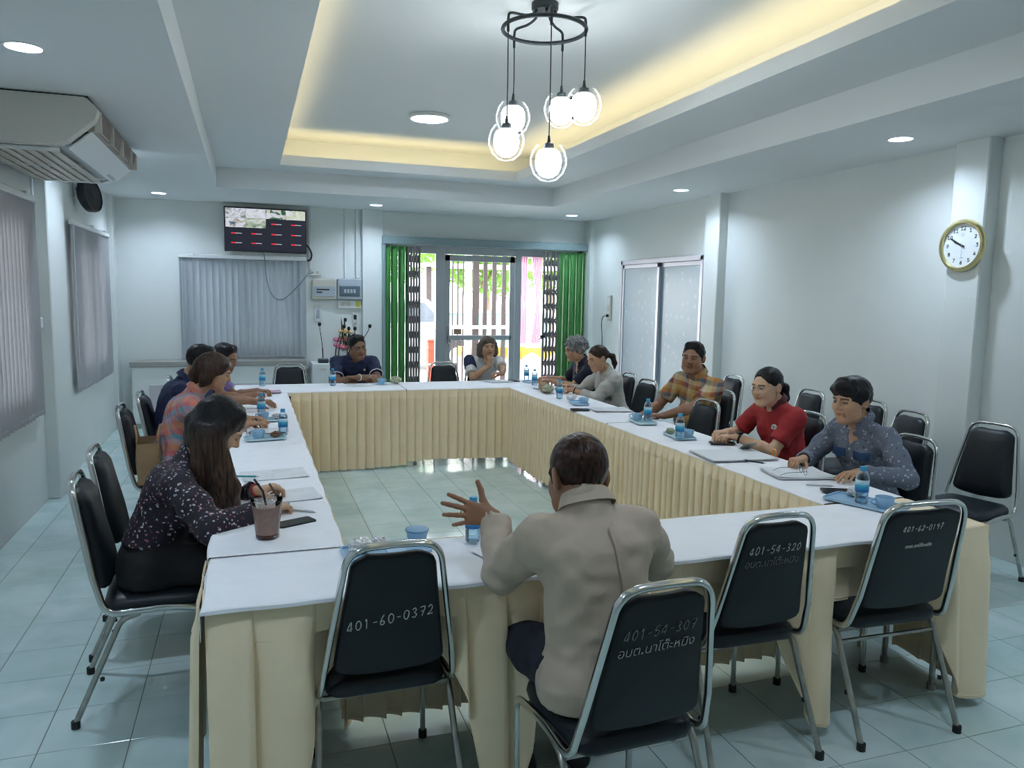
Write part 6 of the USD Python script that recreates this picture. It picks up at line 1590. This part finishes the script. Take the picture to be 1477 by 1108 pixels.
pane('film', (.92, .95, .98), .08)
for k, (x, y, r, mt, lab) in enumerate(((.345, 2.60, .040, 'foil', 'crumpled clear wrapper on the near tray behind the chair marked 401-60'), (.42, 2.655, .026, 'foil', 'small shiny wrapper scrap at the back of the near tray'), (.135, 4.86, .030, 'snack_brown', 'brown wrapped snack on the tray before the checked blouse'), (.165, 5.58, .030, 'foil', 'torn silver wrapper on the tray before the dark blue shirt'), (2.615, 6.06, .042, 'paper', 'white crumpled tissue beside the tray of the woman in cream'), (2.625, 4.42, .028, 'snack_green', 'green wrapped snack on the tray beside the pushed-in chair'), (1.36, 7.58, .055, 'snack_green', 'pale green crumpled snack bag on the far table beside the saucer'), (2.62, 2.76, .034, 'foil', 'clear plastic wrapper on the near right tray behind the bottle'))):
    solo('snack_wrapper', crumple(r, k + 1, .62), mt, lab, 'wrapper', (x, y, TT + (.004 if k not in (4, 6) else 0)), 0, smooth=False)
t = thing('cup_lid', 'flat blue covered cup at the back of the near tray', 'cup', (.555, 2.655, TT)); obj('bowl', lathe([(0, .001), (.030, .001), (.040, .045), (.041, .050), (0, .050)], 26), 'cup_blue', t); obj('lid', lathe([(0, .050), (.043, .050), (.043, .055), (.030, .058), (0, .058)], 26), 'cap_teal' if 'cap_teal' in M else (mat('cap_teal', (.16, .33, .50), .4) and 'cap_teal'), t)
# brown snack bag
t = thing('snack_bag', 'brown snack bag on its side, right table, before the woman in cream', 'bag', (2.63, 6.72, TT), 1.35)
G = np.zeros((18, 20, 3)); a = np.linspace(0, 2 * PI, 20)
for i, u in enumerate(np.linspace(-.14, .12, 18)):
    rr = .046 * (1 - max(0, (abs(u + .01) - .09) / .06) ** 2 * .6); G[i, :, 0] = u; G[i, :, 1] = rr * 1.25 * np.cos(a); G[i, :, 2] = .040 + rr * .85 * np.sin(a) + .004 * np.sin(a * 5 + i)
obj('bag_body', thick(G, .001), 'kraft', t, smooth=40); obj('contents', xf(crumple(.050, 9, .7), (-.13, 0, .008)), 'snack_green', t, smooth=False)

# paper, pens, phones
n = {'tc': ('texture_coordinate', {}), 'sx': ('separate_xyz', {}), 'm1': ('math', dict(math_type='multiply', value2=95.0)), 'f1': ('math', dict(math_type='fraction')), 'l1': ('math', dict(math_type='less_than', value2=.38)), 'nz': ('noise_texture', dict(scale=160.0, detail=1.0)), 'g1': ('math', dict(math_type='greater_than', value2=.50)), 'mu': ('math', dict(math_type='multiply')), 'n2': ('noise_texture', dict(scale=7.0)), 'g2': ('math', dict(math_type='greater_than', value2=.47)), 'm2': ('math', dict(math_type='multiply')), 'mx': ('mix_color', dict(a=(.80, .81, .83), b=(.60, .61, .64))), 'p': ('principled_bsdf', dict(roughness=.7))}
M['printed_paper'] = usdkit.material(stage, '/World/Looks/printed_paper', n, [('tc.object', 'sx.vector'), ('sx.y', 'm1.value1'), ('m1.value', 'f1.value1'), ('f1.value', 'l1.value1'), ('tc.object', 'nz.vector'), ('nz.fac', 'g1.value1'), ('l1.value', 'mu.value1'), ('g1.value', 'mu.value2'), ('tc.object', 'n2.vector'), ('n2.fac', 'g2.value1'), ('mu.value', 'm2.value1'), ('g2.value', 'm2.value2'), ('m2.value', 'mx.fac'), ('mx.result', 'p.base_color')], surface='p.BSDF')


def sheet(w, h, seed, lift=.004, z=0):
    u, v = np.meshgrid(np.linspace(-w / 2, w / 2, 9), np.linspace(-h / 2, h / 2, 11), indexing='ij'); f = meshkit.fbm(np.stack([u * 9, v * 9, u * 0 + seed], -1), 2, seed)
    return thick(np.stack([u, v, z + .001 + lift * f * (np.abs(u / w) + np.abs(v / h)) ** 2], -1), .0006)


def papers(x, y, a, label, k=3, w=.21, h=.297, mt='printed_paper', cat_='papers'):
    t = thing('paper_stack', label, cat_, (x, y, TT), a)
    for i in range(k): obj('sheet', xf(sheet(w, h, i + int(x * 50), .010 if i == k - 1 else .003, i * .0010), (rng.normal(0, .004), rng.normal(0, .004), 0), rz=rng.normal(0, .03)), mt if i == k - 1 else 'paper', t, smooth=60)
    return t


papers(.10, 3.86, -HP + .10, 'stapled printed papers with a teal pen, left table beyond the long haired woman', 4)
papers(.13, 3.44, -HP + .12, 'printed papers under the hand of the long haired woman', 4)
papers(.10, 5.13, -HP, 'printed sheet under the pen of the checked blouse, left table', 2, .18, .25)
papers(.12, 7.13, -HP + .05, 'pink edged notebook lying on the far end of the left table', 3, .19, .26, 'pinkish' if 'pinkish' in M else (mat('pinkish', (.55, .36, .44), .6) and 'pinkish'))
papers(1.02, 7.50, .1, 'white sheet under the folded arms of the navy polo', 1, .26, .18)
papers(2.44, 7.60, .2, 'white papers before the woman in white at the far table', 2, .24, .19)
papers(2.76, 6.98, 1.2, 'white papers before the grey haired woman at the right table', 3)
papers(2.72, 5.50, 1.45, 'white papers on the right table left of the yellow checked shirt', 3, .21, .30)
t = papers(2.625, 3.72, 1.50, 'large white document with a curled cover and orange clip, before the woman in red', 5, .30, .40, 'paper')
G = np.zeros((14, 8, 3)); a = np.linspace(0, 2.2, 14); G[:, :, 0] = (.04 + .05 * np.cos(a))[:, None] + .05; G[:, :, 2] = (.007 + .030 * (1 - np.cos(a)))[:, None]; G[:, :, 1] = np.linspace(-.20, -.12, 8)[None]
obj('curled_corner', thick(np.stack([G[:, :, 0], G[:, :, 1], G[:, :, 2]], -1), .0008), 'lattice_rail', t, smooth=60)
obj('binder_clip', cat(tube(np.c_[.018 * np.cos(th := np.linspace(0, 2 * PI, 20, endpoint=False)) - .11 + .0, -.20 + 0 * th, .026 + .024 * np.sin(th)], .0045, 6, closed=True)), 'orange_clip' if 'orange_clip' in M else (mat('orange_clip', (.85, .30, .06), .4) and 'orange_clip'), t, smooth=60)
papers(2.675, 3.23, 1.35, 'white paper stack with folded spectacles under the hand of the denim shirt', 5, .23, .30)
papers(.79, 2.46, .35, 'folded white leaflet with a purple corner by the elbow of the man in beige', 2, .10, .15, 'paper')
mat('purple', (.10, .07, .26), .6); solo('leaflet_corner', sheet(.032, .04, 3, .002, .0055), 'purple', 'small purple printed corner on the leaflet by the beige sleeve', 'leaflet', (.765, 2.42, TT), .6, smooth=60)


def pen_thing(x, y, a, mt, label, z=0.0):
    t = thing('pen', label, 'pen', (x, y, TT + z), a); obj('barrel', xf(lathe([(0, -.07), (.003, -.068), (.0046, -.058), (.0046, .05), (0, .051)], 10), (0, 0, .0055), rx=PI / 2), mt, t); obj('clip', rbox(-.0012, .0012, -.05, -.012, .009, .0112, .0006), 'aluminium', t); obj('tip', xf(lathe([(0, .045), (.0040, .048), (.001, .064), (0, .066)], 10), (0, 0, .0055), rx=PI / 2), 'aluminium', t)


pen_thing(-.035, 3.80, 1.25, 'teal_pen' if 'teal_pen' in M else (mat('teal_pen', (.02, .30, .32), .35) and 'teal_pen'), 'teal pen on the papers at the left table', .012)
pen_thing(.185, 3.17, 1.0, 'aluminium', 'silver pen behind the black phone, left table'); pen_thing(2.605, 2.97, 1.1, 'aluminium', 'silver pen near the right hand corner by the denim shirt'); pen_thing(2.63, 3.52, .5, 'dark_plastic', 'dark pen left of the hand of the denim shirt')


def phone(x, y, a, label, mt='black_gloss', case='dark_plastic'):
    t = thing('phone', label, 'phone', (x, y, TT), a); obj('case', extrude(rrect(.074, .152, .012), .008), case, t); obj('screen', extrude(rrect(.068, .146, .010), .0008, .008), mt, t); obj('camera', lathe([(0, .0088), (.004, .0088), (.004, .0094), (0, .0094)], 10, (.02, .06, 0)), 'rubber', t)


phone(.150, 3.02, -1.15, 'black phone with shiny screen right of the iced drink, left table'); phone(2.775, 4.05, 1.25, 'dark phone under the hands of the woman in red'); phone(2.622, 2.87, 1.15, 'dark phone behind the near right bottle'); phone(2.47, 5.55, 1.35, 'black phone at the inner edge of the right table before the cream blouse'); phone(2.62, 7.62, .2, 'dark phone right of the woman in white')
# folded spectacles
t = thing('spectacles', 'folded thin framed spectacles lying on the papers before the denim shirt', 'spectacles', (2.665, 3.17, TT + .013), 1.2); th = np.linspace(0, 2 * PI, 22, endpoint=False)
for s in (-1, 1): obj('rim', tube(np.c_[s * .033 + .024 * np.cos(th), 0 * th, .020 + .018 * np.sin(th)], .0012, 5, closed=True), 'lamp_dark', t, smooth=60); obj('temple', tube([[s * .058, 0, .026], [s * .060, .10, .018], [s * .058, .135, .003]], .0013, 5), 'lamp_dark', t); obj('lens', lathe([(0, -.0004), (.0228, -.0004), (.0228, .0004), (0, .0004)], 20), 'film', t) if False else None
obj('bridge', tube([[-.010, 0, .024], [0, -.002, .027], [.010, 0, .024]], .0012, 5), 'lamp_dark', t)
# iced drink
t = thing('iced_drink', 'clear plastic cup of pinkish iced drink with a black bent straw, near left table', 'cup', (.045, 2.86, TT)); mat('pink_drink', (.58, .37, .29), .35, vary=.12, vscale=40); mat('syrup', (.20, .03, .02), .3)
K = 1.18; kz = lambda pr: [(r * K, z * K) for r, z in pr]
obj('cup_wall', lathe(kz([(0, .001), (.031, .001), (.034, .006), (.046, .120), (.048, .122), (.047, .126), (.044, .120), (.032, .008), (0, .006)]), 28), 'cup_clear', t, smooth=40); obj('drink', lathe(kz([(0, .018), (.0340, .018), (.0430, .104), (0, .105)]), 24), 'pink_drink', t, smooth=40); obj('syrup_layer', lathe(kz([(0, .007), (.0315, .007), (.0335, .0178), (0, .0178)]), 24), 'syrup', t, smooth=40)
obj('ice', xf(crumple(.034, 4, .5), (0, 0, .115)), 'cup_clear', t, smooth=False); obj('straw', tube(fillet([[.014, .0, .03], [-.012, .0, .175], [-.042, .02, .218]], .008), .004, 8), 'rubber', t, smooth=60)
# paper carrier bag on the third chair
t = thing('carrier_bag', 'brown paper carrier bag with rope handles standing on a chair at the left table', 'bag', (-.605, 5.10, .482), -HP + .1); w, d, h = .27, .12, .25
def bag_side(P0, P1):
    u, v = np.meshgrid(np.linspace(0, 1, 8), np.linspace(0, 1, 8), indexing='ij'); Q = np.asarray(P0)[None, None] + u[..., None] * (np.asarray(P1) - P0) + v[..., None] * np.array([0, 0, h]); nn = np.cross(np.asarray(P1) - P0, [0, 0, 1]); nn = nn / np.linalg.norm(nn); return Q + nn * (.012 * np.sin(v * 3.0) * np.sin(u * PI) + .004 * (meshkit.noise(Q * 22, 4) - .5))[..., None]
C = [np.array([x, y, 0.0]) for x, y in ((-w / 2, -d / 2), (w / 2, -d / 2), (w / 2, d / 2), (-w / 2, d / 2))]
for k in range(4): obj('bag_panel', thick(bag_side(C[k], C[(k + 1) % 4]), .0016), 'kraft', t, smooth=60)
obj('bag_bottom', box(-w / 2, w / 2, -d / 2, d / 2, 0, .002), 'kraft', t); obj('bag_inside', box(-w / 2 + .01, w / 2 - .01, -d / 2 + .01, d / 2 - .01, .15, .152), 'bark', t)
for s in (-1, 1): obj('handle', tube(spline([[-.06, s * d / 2, h - .03], [-.055, s * d / 2, h + .04], [0, s * (d / 2 + .01), h + .09], [.055, s * d / 2, h + .04], [.06, s * d / 2, h - .03]], 6), .007, 7), 'kraft', t, smooth=60)
# artificial flowers among the microphones
mat('flower_pink', (.70, .22, .30), .7); mat('flower_cream', (.72, .50, .26), .7); mat('leaf_dark', (.03, .10, .03), .6)
t = thing('flower_vase', 'small vase of pink and cream artificial flowers among the microphones', 'flowers', (1.155, 10.03, .766)); obj('vase', lathe([(0, 0), (.04, 0), (.05, .05), (.035, .11), (.03, .14), (0, .14)], 20), 'white_plastic', t, smooth=40); q = np.random.default_rng(11)
for k in range(15):
    p = np.array([q.normal(-.01, .045), q.normal(0, .02), .15 + .25 * q.random()]); mt = 'flower_cream' if p[2] > .29 else 'flower_pink'; obj('stem', tube([[0, 0, .12], p * [.6, .6, .75], p], .003, 5), 'leaf_dark', t)
    ms = []
    for j in range(7):
        a = j * 2 * PI / 7; e = trimesh.creation.icosphere(1, .036); e.vertices *= [1, .7, .5]; ms.append(xf(e, (p[0] + .028 * math.cos(a), p[1] + .02 * math.sin(a), p[2] + .01 * (j % 2)), rz=a, rx=.4))
    obj('flower', cat(ms), mt, t, smooth=60)
for k in range(8):
    a = k * .8; u = np.linspace(0, 1, 6); P = np.zeros((6, 3, 3)); P[:, :, 0] = (.03 + u * .06)[:, None] * math.cos(a) + np.array([-1, 0, 1]) * (.014 * np.sin(u * PI))[:, None] * -math.sin(a); P[:, :, 1] = (.02 + u * .04)[:, None] * math.sin(a) + np.array([-1, 0, 1]) * (.014 * np.sin(u * PI))[:, None] * math.cos(a); P[:, :, 2] = (.16 + u * (.10 + .16 * (k % 3)))[:, None]; obj('leaf', thick(P, .001), 'leaf_dark', t, smooth=60)
